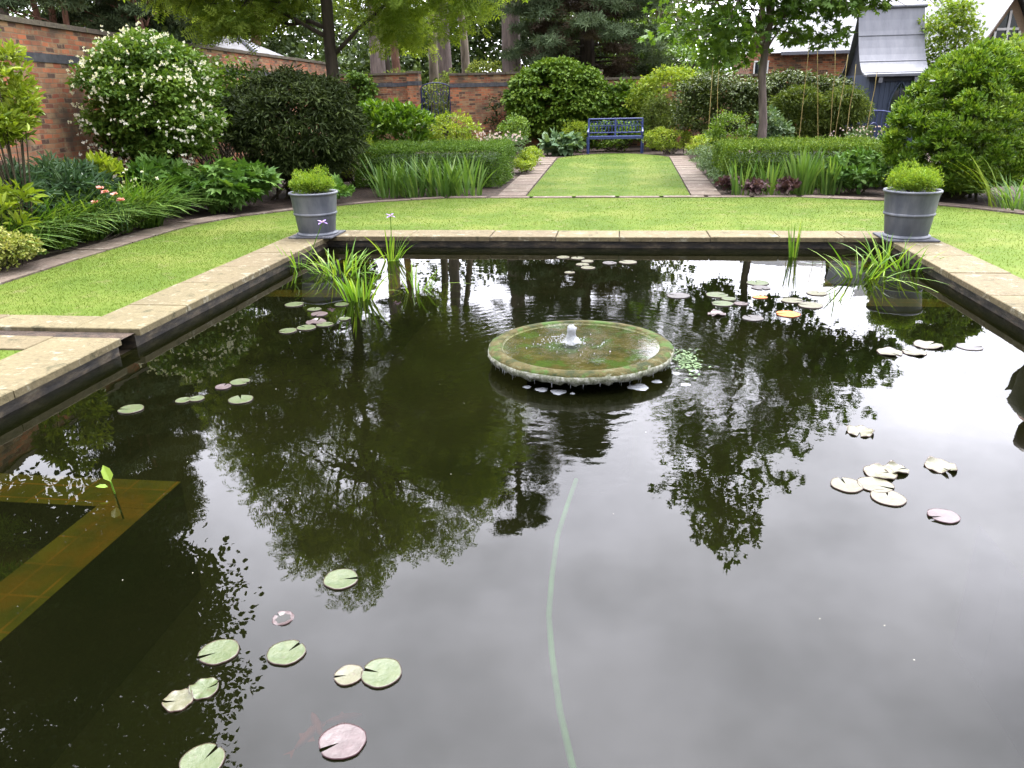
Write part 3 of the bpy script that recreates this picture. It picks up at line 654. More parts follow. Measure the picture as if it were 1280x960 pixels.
for px, py, wv, lab in ((659, 484, 11, 'white foam patch under the fountain rim, left end of the row'), (677, 487, 17, 'white foam patch under the fountain rim, second from the left end'),
                        (698, 490, 20, 'long white foam patch under the fountain rim left of its middle'), (716, 492, 7, 'tiny white foam speck under the middle of the fountain rim'),
                        (798, 484, 26, 'largest white foam patch, under the front right of the fountain rim'), (821, 477, 13, 'white foam patch under the right side of the fountain rim'),
                        (857, 481, 12, 'white foam patch right of the fountain, nearest the viewer'), (868, 464, 11, 'white foam patch right of the fountain, out beside the weed'),
                        (845, 467, 11, 'white foam patch tucked between the fountain rim and the weed')):
    foam_patch(px, py, wv, lab)
# floating weed right of the fountain
p = at(858, 452, WZ); b = MB(); n = 170
P = np.column_stack([p[0]+rng.normal(size=n)*.05, p[1]+rng.normal(size=n)*.13, np.full(n, WZ+.006)+rng.random(n)*.006]); A = rdir(n)*np.array([1, 1, .1])
b.leaves(P, A, np.array([[0, 0, 1.]])+rng.normal(size=(n, 3))*.2, .035, .018, 'kite', rng.random(n))
tag(b.build('floating_weed', 'greyleaf', org=(p[0], p[1], WZ)), 'pale green floating weed against the right of the fountain', 'water weed', None, 'stuff')

# lily pads
def padmat(name, a, b_, rim):
    m, t, p = newmat(name)
    n = noise(t, 28, 5, .65); c = ramp(t, n, [(.32, a), (.68, b_)])
    c = mixc(t, ramp(t, noise(t, 17, 6, .75), [(.6, (0, 0, 0)), (.68, (.7, .7, .7))]), c, rim)
    c = mixc(t, ramp(t, attr(t), [(.78, (0, 0, 0)), (1, (1, 1, 1))]), c, rim)
    lk(t, c, p.inputs['Base Color']); p.inputs['Roughness'].default_value = .38; p.inputs['Specular IOR Level'].default_value = .35; bump(t, p, n, .003); return m
MAT['pad_green'] = padmat('green_lily_pad', (.028, .043, .011), (.045, .057, .019), (.03, .016, .012))
MAT['pad_pale'] = padmat('pale_lily_pad', (.046, .047, .022), (.075, .072, .04), (.04, .022, .016))
MAT['pad_pink'] = padmat('pink_lily_pad', (.032, .021, .02), (.06, .042, .041), (.03, .012, .013))
MAT['pad_grey'] = padmat('grey_mauve_lily_pad', (.03, .027, .026), (.055, .049, .047), (.026, .018, .015))
MAT['pad_orange'] = padmat('orange_lily_pad', (.26, .075, .004), (.38, .13, .008), (.2, .04, .006))
def pad(px, py, wpx, mat, notch, label, curl=0.0, group='water lily pads on the pool', ratio=1.0, dz=0.0):
    p = at(px, py, WZ); r = wpx*np.linalg.norm(p-np.array([0, 0, CAM_H]))/1010/2*1.02
    n = 34; na = R_(notch); th = na+np.linspace(R_(7), 2*np.pi-R_(7), n)
    ph = rng.uniform(0, 6, 3)
    rr = r*(1+.025*np.sin(2*th+ph[0])+.02*np.sin(5*th+ph[1])+rng.normal(size=n)*.008)
    zr = curl*r*(np.clip(np.sin(2*th+ph[2]), 0, 1)**2*.5+.12*np.sin(7*th+ph[0]))
    V = [[p[0]+.12*r*math.cos(na), p[1]+.12*r*math.sin(na)*ratio, WZ+.004+dz]]; T = [0.3]; Fq = []
    for k, (f, tt, zf) in enumerate(((.45, .4, .1), (.8, .55, .5), (.93, .8, .85), (1.0, 1.0, 1.0))):
        for q in range(n):
            V.append([p[0]+rr[q]*f*math.cos(th[q]), p[1]+rr[q]*f*math.sin(th[q])*ratio, WZ+.004+dz+.003*f+zr[q]*zf*zf]); T.append(tt)
    tri = [[0, 1+q, 2+q] for q in range(n-1)]
    for k in range(3):
        o = 1+k*n
        for q in range(n-1): Fq.append([o+q, o+n+q, o+n+q+1, o+q+1])
    o = 1+3*n; m0 = len(V)
    for q in range(n): V.append([V[o+q][0], V[o+q][1], V[o+q][2]-.005]); T.append(1.0)
    for q in range(n-1): Fq.append([o+q, m0+q, m0+q+1, o+q+1])
    b = MB(); b.add(V, [np.array(tri), np.array(Fq)], T)
    return tag(b.build('lily_pad', mat, org=(p[0], p[1], WZ), smooth=True), label, 'lily pad', group)
G, PL, PK, GY, OR = 'pad_green', 'pad_pale', 'pad_pink', 'pad_grey', 'pad_orange'
pad(426, 725, 42, G, 10, 'green lily pad alone at the lower tip of the robinia reflection')
pad(274, 816, 44, G, 215, 'green lily pad with dark rim at the edge of the lower left tree reflection')
pad(358, 817, 44, G, 60, 'green lily pad with an upward notch, alone above the touching pair')
pad(436, 845, 34, PL, 200, 'smaller yellowed pad of the touching pair near the bottom')
pad(477, 842, 49, G, 175, 'largest green lily pad near the bottom, touching a smaller yellowed one')
pad(256, 862, 33, G, 30, 'chewed curling lily pad, right one of a nibbled pair', .5)
pad(223, 877, 33, PL, 200, 'chewed curling lily pad, left one of a nibbled pair', .5)
pad(428, 928, 53, PK, 220, 'large round dusky pink lily pad near the bottom edge')
pad(253, 953, 48, G, 70, 'green lily pad cut off by the bottom edge of the picture')
pad(354, 773, 26, PK, 150, 'small sunken pinkish lily pad with one dark upturned edge', .25, dz=-.006)
pad(1075, 540, 31, PL, 250, 'pale folded lily pad alone in bright water, right of the tulip tree reflection', .5)
pad(1058, 607, 36, PL, 100, 'pale green lily pad at the left end of the right hand cluster')
pad(1094, 607, 39, PL, 330, 'pale green lily pad in the middle of the right hand cluster')
pad(1110, 623, 38, PL, 80, 'pale lily pad with a stalk notch, nearest of the right hand cluster')
pad(1100, 592, 36, PL, 10, 'pale lily pad with upturned rim at the back of the right hand cluster', .3)
pad(1120, 588, 27, PL, 20, 'crumpled yellowish lily pad at the far right of the right hand cluster', .6)
pad(1176, 584, 34, PL, 290, 'torn cream lily pad alone near the right edge', .5)
pad(1179, 646, 32, PK, 200, 'pale pink lily pad alone near the right edge, below the torn cream one', .1)
pad(1212, 434, 26, GY, 0, 'faint grey lily pad alone in bright water by the right coping', dz=-.002)
pad(1160, 432, 30, PL, 40, 'pale lily pad at the tip of the round shrub reflection, far right of its row', .2)
pad(1143, 441, 26, PL, 140, 'pale lily pad below the round shrub reflection, middle of its row', .2)
pad(1112, 441, 28, PL, 300, 'pale lily pad below the round shrub reflection, far left of its row', .2)
pad(164, 512, 28, G, 190, 'green lily pad at the left, nearest to the near left coping')
pad(229, 501, 18, G, 20, 'left one of two small touching lily pads in the left sky reflection')
pad(246, 499, 18, G, 200, 'right one of two small touching lily pads in the left sky reflection')
pad(279, 484, 19, PK, 90, 'small brownish pink lily pad in the left sky reflection')
pad(300, 478, 23, G, 350, 'green lily pad just right of the brownish pink one at left')
pad(301, 500, 29, G, 120, 'green lily pad at the edge of the robinia reflection, below the brownish pink one')
pad(368, 381, 23, G, 20, 'green lily pad just in front of the left tiled box, left end of its group')
pad(393, 387, 17, G, 100, 'small yellow green pad overlapping a pink one, in front of the left planter')
pad(399, 393, 21, PK, 260, 'pinkish pad overlapped by a small yellow green one, in front of the left planter')
pad(427, 381, 18, G, 180, 'green lily pad below the left pond iris, right end of its group')
pad(431, 399, 15, G, 210, 'smallest green lily pad of the group below the left pond iris', .2)
pad(395, 403, 25, PK, 90, 'wavy brownish pink pad behind a row of three green pads', .25)
pad(360, 414, 22, G, 210, 'left one of a row of three touching green pads')
pad(383, 410, 24, G, 150, 'middle one of a row of three touching green pads')
pad(406, 406, 21, G, 30, 'right one of a row of three touching green pads')
pad(704, 322, 17, PL, 10, 'pale lily pad below the far coping, leftmost of the far cluster')
pad(722, 323, 17, PL, 100, 'pale lily pad below the far coping, second from the left')
pad(734, 327, 16, PL, 190, 'pale lily pad in the middle of the far cluster')
pad(728, 331, 17, PL, 280, 'pale lily pad just in front of the middle of the far cluster')
pad(735, 335, 18, PL, 30, 'pale lily pad nearest the fountain in the far cluster')
pad(712, 341, 13, PL, 60, 'tiny pale lily pad apart in front of the far cluster')
pad(762, 329, 18, GY, 40, 'greyish lily pad of the far cluster, second from the right')
pad(785, 328, 22, PL, 140, 'pale lily pad at the right end of the far cluster')
pad(848, 370, 28, GY, 150, 'grey mauve lily pad just behind and right of the fountain')
pad(896, 369, 27, G, 20, 'green lily pad at the back of the mid right cluster')
pad(911, 374, 18, G, 340, 'small green pad overlapped at the back of the mid right cluster')
pad(903, 380, 26, G, 180, 'green lily pad at the front of the mid right cluster')
pad(926, 380, 17, PK, 30, 'small pinkish pad at the right of the mid right cluster')
pad(947, 354, 27, G, 100, 'green lily pad overlapping a grey one, far out in the tulip tree reflection')
pad(951, 360, 22, GY, 280, 'grey lily pad overlapped by a green one in the tulip tree reflection')
pad(950, 372, 18, OR, 10, 'small red orange pad between the green and grey lily pads', ratio=.75)
pad(985, 393, 28, OR, 180, 'bright orange lily pad floating in the tulip tree reflection')
pad(941, 398, 26, GY, 120, 'grey lily pad just left of the bright orange one')
pad(990, 376, 25, PL, 350, 'pale green pad, left one of two overlapping below the right tiled box')
pad(1013, 382, 29, PL, 160, 'pale green pad, right one of two overlapping below the right tiled box')
pad(1021, 367, 23, PL, 60, 'pale green pad nearest the right tiled box')
pad(896, 393, 22, PK, 220, 'curled pink lily pad right of the fountain, beside a ripple', .5)

# petals and seeds fallen on the water
b = MB(); n = 90
P = np.column_stack([rng.uniform(-3.2, 2.8, n), rng.uniform(1.9, 9.2, n), np.full(n, WZ+.002)]); P = P[np.hypot(P[:, 0]-FC[0], P[:, 1]-FC[1]) > .75]; n = len(P)
b.leaves(P, unit(rng.normal(size=(n, 3))*np.array([1, 1, 0])), np.tile([0, 0, 1.], (n, 1)), rng.uniform(.003, .008, n), .003, 'kite', rng.random(n))
tag(b.build('fallen_petals', 'petal', org=(0, 4, WZ)), 'tiny fallen petals scattered on the water', 'petals', None, 'stuff')

# hose lying just under the surface, in one sweep
hp = [at(*q, -.26) for q in ((720, 600), (708, 635), (697, 670), (690, 720), (686, 770), (690, 820), (700, 890), (716, 960))]
hp.append(hp[-1]+np.array([.06, -.4, -.02]))
b = MB(); b.tube(hp, .0125, 8)
tag(b.build('garden_hose', 'hose', org=hp[0], smooth=True), 'pale green hose lying under the water, towards the bottom edge', 'hose')

# small red fish hanging under the surface
MAT['fish'] = flat('red_fish_scales', (.2, .03, .018), .6, .1)
for px, py, a, lab in ((430, 898, .4, 'small red fish under the water just above the dusky pink pad'), (396, 906, 2.2, 'small red fish under the water left of the dusky pink pad'), (385, 920, 1.2, 'smallest red fish under the water below left of the dusky pink pad')):
    p = at(px, py, -.27); t = thing('goldfish', lab, 'fish', p, 'red fish in the pool')
    ln = .06; d = np.array([math.cos(a), math.sin(a), 0]); n_ = np.array([-d[1], d[0], 0])
    b = MB(); b.tube([p-d*ln, p-d*ln*.6, p, p+d*ln*.6, p+d*ln], [.004, .011, .016, .012, .003], 10); b.build('body', 'fish', t, smooth=True)
    b = MB(); b.add([p-d*ln*.95, p-d*ln*1.6+n_*.018, p-d*ln*1.35, p-d*ln*1.6-n_*.018], np.array([[0, 1, 2, 3]])); b.build('tail', 'fish', t)
    b = MB(); b.add([p+d*.01+n_*.012, p-d*.005+n_*.035, p-d*.02+n_*.015], np.array([[0, 1, 2]])); b.add([p+d*.01-n_*.012, p-d*.005-n_*.035, p-d*.02-n_*.015], np.array([[0, 1, 2]])); b.build('fins', 'fish', t)

# ================================================================== PLANTERS
def planter(x, y, label):
    t = thing('planter', label, 'planter', (x, y, .022), 'lead grey planters on the pool corners')
    c = (x, y, .022)
    b = MB(); b.lathe([(.001, .012), (.22, .012), (.236, .035), (.262, .25), (.264, .255)], c, 56); b.lathe([(.27, .285), (.292, .50), (.30, .515)], c, 56); b.lathe([(.279, .525), (.268, .47), (.001, .47)], c, 56); b.build('pot_body', 'lead', t, smooth=True)
    b = MB(); b.lathe([(.2655, .25), (.276, .256), (.279, .266), (.277, .278), (.2675, .287)], c, 56); b.build('band', 'lead', t, smooth=True)
    b = MB(); b.lathe([(.295, .508), (.31, .512), (.314, .525), (.308, .538), (.29, .538), (.279, .524)], c, 56); b.build('rim', 'lead', t, smooth=True)
    b = MB(); b.lathe([(.001, .001), (.262, .001), (.266, .01), (.262, .02), (.243, .032), (.232, .036)], c, 56); b.build('foot_ring', 'lead', t, smooth=True)
    return t
PLT = ((-3.88, 9.70), (3.37, 9.58))
planter(*PLT[0], 'lead grey round planter on the left pool corner, pond iris in front of it')
planter(*PLT[1], 'lead grey round planter on the right pool corner, leaning iris at its left')
for (x, y), lab in zip(PLT, ('dark slate slab under the left planter', 'dark slate slab under the right planter')):
    b = MB(); b.box(x-.285, x+.285, y-.285, y+.285, .0045, .022, .5, rot=.0, bev=.004)
    tag(b.build('slate_slab', 'slate', org=(x, y, 0)), lab, 'slab', 'slate slabs under the planters')
for (x, y), lab, hgt in zip(PLT, ('lime green clipped bush filling the left planter', 'lime green bushy plant filling the right planter, shaggier on top'), (.13, .15)):
    t = thing('clipped_bush', lab, 'shrub', (x, y, .49), 'clipped plants in the planters')
    b = MB(); cc = clump_centres((x, y, .60), (.255, .255, hgt), 260, .3, .53)
    sp = clump_centres((x, y, .68+hgt*.5), (.24, .24, .08), 26, .4); foliage(b, sp, .035, 26, .03, .009, 'kite', -1.2, .2, 2.2)
    foliage(b, cc, .06*rng.uniform(.7, 1.3, len(cc)), 60, .026, .010, 'kite', -.7, .3, 1.2)
    b.build('foliage', 'pot', t)
    b = MB()
    for k in range(14):
        a = rng.uniform(0, 6.28); b.tube([(x, y, .492), (x+.1*math.cos(a), y+.1*math.sin(a), .58), (x+.19*math.cos(a), y+.19*math.sin(a), .64)], [.006, .004, .002], 4)
    b.build('stems', 'stem', t)

# ================================================================== POND IRIS
def iris_flower(mb, c, s=.05):
    for k in range(6):
        a = k*math.pi/3; mb.leaves(np.array([c]), np.array([[math.cos(a), math.sin(a), .5 if k % 2 else -.2]]), np.array([[0, 0, 1.]]), s, s*.6, 'oval', rng.random(1))
def pondclump(px, py, n, sp, h, label, w_=.017, flowers=(), lean=.28, droop=.22, bent=0, name='pond_iris', az=None):
    p = at(px, py, WZ); p = np.array([p[0], p[1], -.3]); t = thing(name, label, 'water plant', p, 'iris clumps standing in the pool')
    b = MB(); blades(b, p, n, sp, h+.16, w_, lean, droop, 6, hv=.35)
    if bent: blades(b, p, bent, sp, h+.2, w_*.8, .7, .9, 7, hv=.2)
    b.build('blades', 'pondiris', t)
    for (fx, fy) in flowers:
        q = aty(fx, fy, p[1]); b = MB(); iris_flower(b, q, .062); f = b.build('flower', 'purple', t)
        b = MB(); b.tube([p+np.array([.01, 0, 0]), (p+q)/2+np.array([.01, 0, 0]), q], [.006, .0055, .005], 5); b.build('flower_stalk', 'pondiris', f)
pondclump(372, 333, 10, .05, .28, 'thin clump of pond iris in the left corner with a lilac flower before the planter', flowers=((403, 278),))
pondclump(425, 340, 60, .22, .33, 'arching pond iris clump just right of the left planter', lean=.4, droop=.4, bent=6)
pondclump(449, 374, 42, .10, .33, 'densest upright pond iris clump of the left corner', .018, lean=.3, droop=.2)
pondclump(488, 325, 20, .07, .36, 'pond iris clump against the far coping with a tall purple flower', flowers=((488, 270),))
pondclump(518, 362, 12, .12, .30, 'sparse pond iris at the right of the left corner group', lean=.25, droop=.2, bent=4)
pondclump(992, 322, 16, .035, .40, 'narrow upright pond iris standing alone by the far coping', .016, lean=.1, droop=.06)
pondclump(1072, 345, 22, .12, .36, 'leaning pond iris left of the right planter', lean=.5, droop=.3, bent=6)
pondclump(1108, 332, 26, .10, .38, 'pond iris clump in front of the right planter', lean=.4, droop=.25, bent=3)
pondclump(1136, 338, 18, .08, .32, 'pond iris clump at the right corner against the right coping', lean=.5, droop=.3)
pondclump(1044, 376, 6, .02, .16, 'small stray pond iris shoot on the edge of the right tiled box', .012)
p = at(142, 618, WZ); t = thing('water_plantain', 'single rolled green leaf standing out of the water over the tiled box', 'water plant', (p[0], p[1], -.3))
b = MB(); q = p+np.array([0, 0, .10])
b.leaves(np.array([q-np.array([0, 0, .03]), q-np.array([.02, 0, .06])]), np.array([[-.4, .2, .9], [-.9, -.2, .15]]), np.array([[.6, -.7, .2], [0, -.2, 1.]]), np.array([.09, .06]), np.array([.05, .03]), 'oval', np.array([.9, .8])); b.build('leaf', 'pondiris', t)
b = MB(); b.tube([(p[0], p[1]+.03, -.3), (p[0], p[1]+.01, -.15), q-np.array([0, 0, .03])], .004, 6); b.build('stalk', 'pondiris', t)
p = at(372, 352, WZ); t = thing('bent_reed', 'single looped yellow green reed by the left coping', 'water plant', (p[0], p[1], -.3))
b = MB(); pts = [(p[0]-.03, p[1]-.1, WZ-.1), (p[0]-.0, p[1]-.06, WZ+.02), (p[0]+.015, p[1]-.02, WZ+.09), (p[0]-.01, p[1], WZ+.15), (p[0]-.06, p[1], WZ+.17)]
b.tube(pts, [.006, .006, .006, .005, .002], 6); b.build('blade', 'pondiris', t, smooth=True)
#@@PART2
# ================================================================== WALLS AND BUILDINGS
def wallseg(mb, a, b, z0, z1, th, side=1):
    a = np.array(a, float); b = np.array(b, float); d = b-a; ln = np.linalg.norm(d); d /= ln; nr = np.array([-d[1], d[0]])*th*side
    def P(u, v, z): q = a+d*u+nr*v; return (q[0], q[1], z)
    for (v, rev) in ((0, 0), (1, 1)):
        mb.add([P(0, v, z0), P(ln, v, z0), P(ln, v, z1), P(0, v, z1)], np.array([[0, 1, 2, 3]]), .5, [(0, z0), (ln, z0), (ln, z1), (0, z1)])
    for u in (0, ln): mb.add([P(u, 0, z0), P(u, 1, z0), P(u, 1, z1), P(u, 0, z1)], np.array([[0, 1, 2, 3]]), .5, [(u, z0), (u+th, z0), (u+th, z1), (u, z1)])
    mb.add([P(0, 0, z1), P(ln, 0, z1), P(ln, 1, z1), P(0, 1, z1)], np.array([[0, 1, 2, 3]]), .5, [(0, 0), (ln, 0), (ln, th), (0, th)])
def plankseg(mb, a, b, z0, z1, th, over, side=1, tint=.5):
    a = np.array(a, float); b = np.array(b, float); d = b-a; ln = np.linalg.norm(d); d /= ln; nr = np.array([-d[1], d[0]])*side
    V = []
    for z in (z0, z1):
        for v in (-over, th+over):
            for u in (-over*.5, ln+over*.5): q = a+d*u+nr*v; V.append((q[0], q[1], z))
    mb.add(V, [[0, 2, 3, 1], [4, 5, 7, 6], [0, 1, 5, 4], [2, 6, 7, 3], [0, 4, 6, 2], [1, 3, 7, 5]], tint)
def brickwall(label, pts, top, side, band=.38, th=.34, tops=None):
    t = thing('brick_wall', label, 'wall', (*pts[0], -.03))
    b = MB(); c = MB(); s_ = MB()
    for i in range(len(pts)-1):
        wallseg(b, pts[i], pts[i+1], -.3, top, th, side)
        k = max(1, int(np.hypot(*(np.array(pts[i+1])-pts[i]))/.6)); A = np.array(pts[i], float); D = (np.array(pts[i+1], float)-A)/k
        for q in range(k): plankseg(c, A+D*(q+.01), A+D*(q+.99), top+.002, top+.075+rng.uniform(-.004, .004), th, .04, side, rng.random())
        plankseg(s_, pts[i], pts[i+1], top-band, top-band+.13, th, .014, side)
    b.build('brickwork', 'brick', t); c.build('capping', 'wallcap', t); s_.build('string_course', 'band', t); return t
brickwall('long old red brick garden wall running back on the left', [(-8.15, 7.0), (-8.86, 11.4), (-9.17, 13.95), (-10.1, 27.7)], 2.82, 1, .52)
brickwall('red brick back wall left of the blue gate, ending in a pier', [(-10.1, 28.0), (-7.35, 28.0)], 2.44, 1)
brickwall('red brick gate pier at the left side of the blue gate', [(-7.33, 27.86), (-6.93, 27.86)], 2.47, 1, .38, .48)
brickwall('red brick back wall right of the blue gate, partly under climbers', [(-5.85, 28.0), (-.6, 28.0)], 2.37, 1)
brickwall('lower red brick back wall behind the bench, mostly hidden by shrubs', [(-.58, 28.1), (6.2, 28.1)], 2.12, 1)

# blue ironwork
def ironpanel(name, label, cat, x0, x1, y, z0, z1, mat, rings=3, group=None):
    t = thing(name, label, cat, ((x0+x1)/2, y, z0), group)
    b = MB()
    for x in (x0, x1): b.tube([(x, y, z0), (x, y, z1)], .028, 8)
    b.tube([(x0, y, z0+.12), (x1, y, z0+.12)], .018, 6); n = 14
    th = np.linspace(0, np.pi, n); cx_, r = (x0+x1)/2, (x1-x0)/2
    b.tube(np.column_stack([cx_-r*np.cos(th), np.full(n, y), z1+r*.35*np.sin(th)]), .022, 6)
    b.build('frame', mat, t)
    b = MB(); k = 9
    for i in range(1, k):
        x = x0+(x1-x0)*i/k; b.tube([(x, y, z0+.12), (x, y, z1+r*.35*math.sqrt(max(0, 1-((x-cx_)/r)**2)))], .009, 5)
    b.build('bars', mat, t)
    b = MB(); th = np.linspace(0, 2*np.pi, 20)
    for i in range(rings):
        xx = x0+(x1-x0)*(i+.5)/rings; rr = (x1-x0)/rings/2*.9
        b.tube(np.column_stack([xx+rr*.75*np.cos(th), np.full(20, y-.012), z1-.3+rr*1.3*np.sin(th)]), .013, 5)
        b.tube(np.column_stack([xx+rr*.5*np.cos(th), np.full(20, y-.012), z1-.85+rr*1.1*np.sin(th)]), .011, 5)
    b.build('scrollwork', mat, t); return t
ironpanel('garden_gate', 'dark blue wrought iron garden gate between the brick piers', 'gate', -6.9, -5.88, 28.1, .05, 1.98, 'darkblue')
ironpanel('iron_panel', 'blue ironwork panel among flowers in front of the slate blue summerhouse', 'fence panel', 5.55, 6.6, 20.5, .0, .98, 'bluepaint', 3)

# bench
t = thing('garden_bench', 'royal blue metal garden bench at the end of the striped lawn', 'bench', (-.11, 24.45, 0))
BX0, BX1, BY = -.92, .70, 24.42
for sx, x in ((-1, BX0), (1, BX1)):
    b = MB(); b.tube([(x, BY-.02, -.02), (x, BY-.02, .46)], .042, 8); b.build('leg', 'bluepaint', t)
    b = MB(); b.tube([(x, BY+.5, -.02), (x, BY+.46, .46), (x, BY+.47, .62)], .036, 8); b.build('leg', 'bluepaint', t)
    b = MB(); b.tube([(x, BY-.02, .46), (x, BY-.03, .60), (x, BY+.1, .66), (x, BY+.47, .68)], .026, 8); b.build('armrest', 'bluepaint', t, smooth=True)
b = MB(); b.box(BX0, BX1, BY-.05, BY-.01, .40, .47); b.box(BX0, BX1, BY+.45, BY+.49, .40, .46); b.build('seat_frame', 'bluepaint', t)
b = MB()
for k in range(8): b.box(BX0+.02, BX1-.02, BY+.005+.055*k, BY+.04+.055*k, .455, .475)
b.build('seat', 'bluepaint', t)
b = MB()
for x in (BX0, (BX0+BX1)/2, BX1): b.tube([(x, BY+.47, .47), (x, BY+.54, .97)], .03, 8)
b.tube([(BX0, BY+.545, .955), (BX1, BY+.545, .955)], .024, 8); b.tube([(BX0, BY+.485, .56), (BX1, BY+.485, .56)], .02, 8)
th = np.linspace(0, np.pi, 9)
for k in range(8):
    xc = BX0+(BX1-BX0)*(k+.5)/8; r = (BX1-BX0)/16
    for off in (0, r):
        b.tube(np.column_stack([xc+off-r*np.cos(th), np.full(9, BY+.515), .58+.32*np.sin(th)]), .011, 5) if xc+off+r <= BX1+.01 else None
b.tube([(BX0, BY+.52, .76), (BX1, BY+.52, .76)], .012, 6)
b.build('backrest', 'bluepaint', t)

# summerhouse with a swept lead roof
HX0, HX1, HY0, HYR, HY1 = 6.50, 8.22, 23.0, 24.6, 26.2
t = thing('summerhouse', 'slate blue wooden summerhouse with a steep swept lead roof', 'garden building', ((HX0+HX1)/2, HYR, 0))
b = MB(); wy0, wy1 = HY0+.16, HY1-.16
b.box(HX0+.12, HX1-.12, wy0, wy1, -.05, 2.02)
for k in range(12):
    x = HX0+.16+(HX1-HX0-.32)*k/11; b.box(x-.012, x+.012, wy0-.014, wy0-.001, 0, 2.0)
wl = b.build('wall', 'hutblue', t)
zr, ze = 3.74, 2.0
def roofz(s): return zr+(ze-zr)*(1-(1-s)**2.7)            # s 0 at the ridge, 1 at the eave
ss = np.linspace(0, 1, 15)
for x in (HX0+.14, HX1-.14):
    gm = MB()
    prof = [(HYR-(HYR-HY0-.1)*s, roofz(s)-.03) for s in ss]+[(HYR+(HY1-HYR-.1)*s, roofz(s)-.03) for s in ss[::-1]]
    gm.add([(x, p[0], p[1]) for p in prof], np.arange(len(prof))[None]); gm.build('gable', 'hutgable', t)
rf = MB()
for sg, yo in ((-1, HY0), (1, HY1)):
    V = []; 
    for off in (0, -.045):
        for s in ss:
            for x in (HX0, HX1): V.append((x, HYR+sg*abs(yo-HYR)*s, roofz(s)+off))
    n = len(ss); Fq = []
    for o in (0, 2*n):
        for i in range(n-1): Fq.append([o+2*i, o+2*i+1, o+2*i+3, o+2*i+2])
    for e in (0, 1):
        for i in range(n-1): Fq.append([2*i+e, 2*i+2+e, 2*n+2*i+2+e, 2*n+2*i+e])
    Fq.append([2*(n-1), 2*n-1, 4*n-1, 4*n-2])
    rf.add(V, np.array(Fq))
roof = rf.build('roof', 'hutroof', t, smooth=False)
b = MB()
for s in (.18, .45, .72, .985):
    y = HYR-(HYR-HY0)*s; b.box(HX0-.004, HX1+.004, y-.012, y+.012, roofz(s)-.006, roofz(s)+.014)
b.tube([(HX0-.05, HYR, zr+.02), (HX1+.05, HYR, zr+.02)], .05, 8); b.build('roof_seam', 'leadseam', roof)
b = MB(); b.box(HX0+.1, HX1-.1, HY0+.1, HY0+.16, 1.84, 1.99); b.build('fascia', 'hutgable', t)
for x in (6.85, 7.75): b = MB(); b.box(x-.05, x+.05, HY0-.0, HY0+.11, 1.80, 1.93); b.build('bracket', 'leadseam', t)
wx, wz0, wz1 = 7.42, .75, 1.85; pts = []
for k in range(9): a = k/8; pts.append((wx-.24*(1-a**2.0), wz1-.7*(1-a)))
arch = pts+[(2*wx-p[0], p[1]) for p in pts[::-1][1:]]
b = MB(); b.add([(wx-.24, wy0-.018, wz0)]+[(p[0], wy0-.018, p[1]) for p in arch]+[(wx+.24, wy0-.018, wz0)], np.arange(len(arch)+2)[None]); wi = b.build('window', 'glass', t)
b = MB(); pl = [(wx-.24, wy0-.03, wz0)]+[(p[0], wy0-.03, p[1]) for p in arch]+[(wx+.24, wy0-.03, wz0)]; b.tube(pl, .022, 6); b.tube([(wx, wy0-.03, wz0), (wx, wy0-.03, wz1)], .014, 6)
b.build('window_frame', 'hutblue', wi)

# brick house behind the hedge
t = thing('house', 'red brick house with a pale roof, glimpsed behind the tulip tree', 'house', (8.0, 36, 0))
b = MB(); wallseg(b, (4.95, 33.0), (12.5, 33.0), 0, 3.05, 5, 1); b.build('wall', 'brick', t)
b = MB(); b.add([(5.6, 32.7, 3.0), (12.8, 32.7, 3.0), (12.8, 35.5, 5.4), (5.6, 35.5, 5.4), (5.6, 38.3, 3.0), (12.8, 38.3, 3.0)], np.array([[0, 1, 2, 3], [3, 2, 5, 4]])); b.build('roof', 'paleroof', t)
b = MB(); b.box(6.0, 12.6, 32.62, 32.69, 2.92, 3.03); b.build('gutter', 'leadseam', t)
b = MB(); b.box(5.12, 5.62, 32.96, 32.985, 1.7, 2.75); w_ = b.build('window', 'glass', t)
b = MB()
for x in (5.10, 5.35, 5.60): b.box(x-.025, x+.025, 32.93, 32.955, 1.7, 2.75)
for z in (1.7, 2.25, 2.73): b.box(5.08, 5.64, 32.92, 32.95, z-.025, z+.025)
b.build('window_frame', 'white', w_)
b = MB(); b.box(5.75, 6.5, 32.88, 32.985, 1.9, 1.98); b.build('sill', 'white', t)

# house with the glazed gable at the top right
t = thing('gabled_house', 'house with a tall glazed gable and pale roof at the upper right', 'house', (12.5, 28, 0))
def P3(px, py, y): return tuple(aty(px, py, y))
GY0 = 25.0
ap = P3(1268, -12, GY0); lf = aty(1200, 84, GY0); rg = (2*ap[0]-lf[0], GY0, lf[2])
b = MB(); b.add([(lf[0], GY0, 0), (rg[0], GY0, 0), (rg[0], GY0, rg[2]), ap, (lf[0], GY0, lf[2])], np.array([[0, 1, 2, 3, 4]]))
b.add([(lf[0], GY0+.01, 0), (lf[0], 33, 0), (lf[0], 33, lf[2]), (lf[0], GY0+.01, lf[2])], np.array([[0, 1, 2, 3]])); b.build('wall', 'render', t)
b = MB(); ov = .35
b.add([(lf[0]-.25, GY0-ov, lf[2]-.35), (lf[0]-.25, 33, lf[2]-.35), (ap[0], 33, ap[2]+.1), (ap[0], GY0-ov, ap[2]+.1), (rg[0]+.25, GY0-ov, rg[2]-.35), (rg[0]+.25, 33, rg[2]-.35)], np.array([[0, 1, 2, 3], [3, 2, 5, 4]])); rf = b.build('roof', 'paleroof', t)
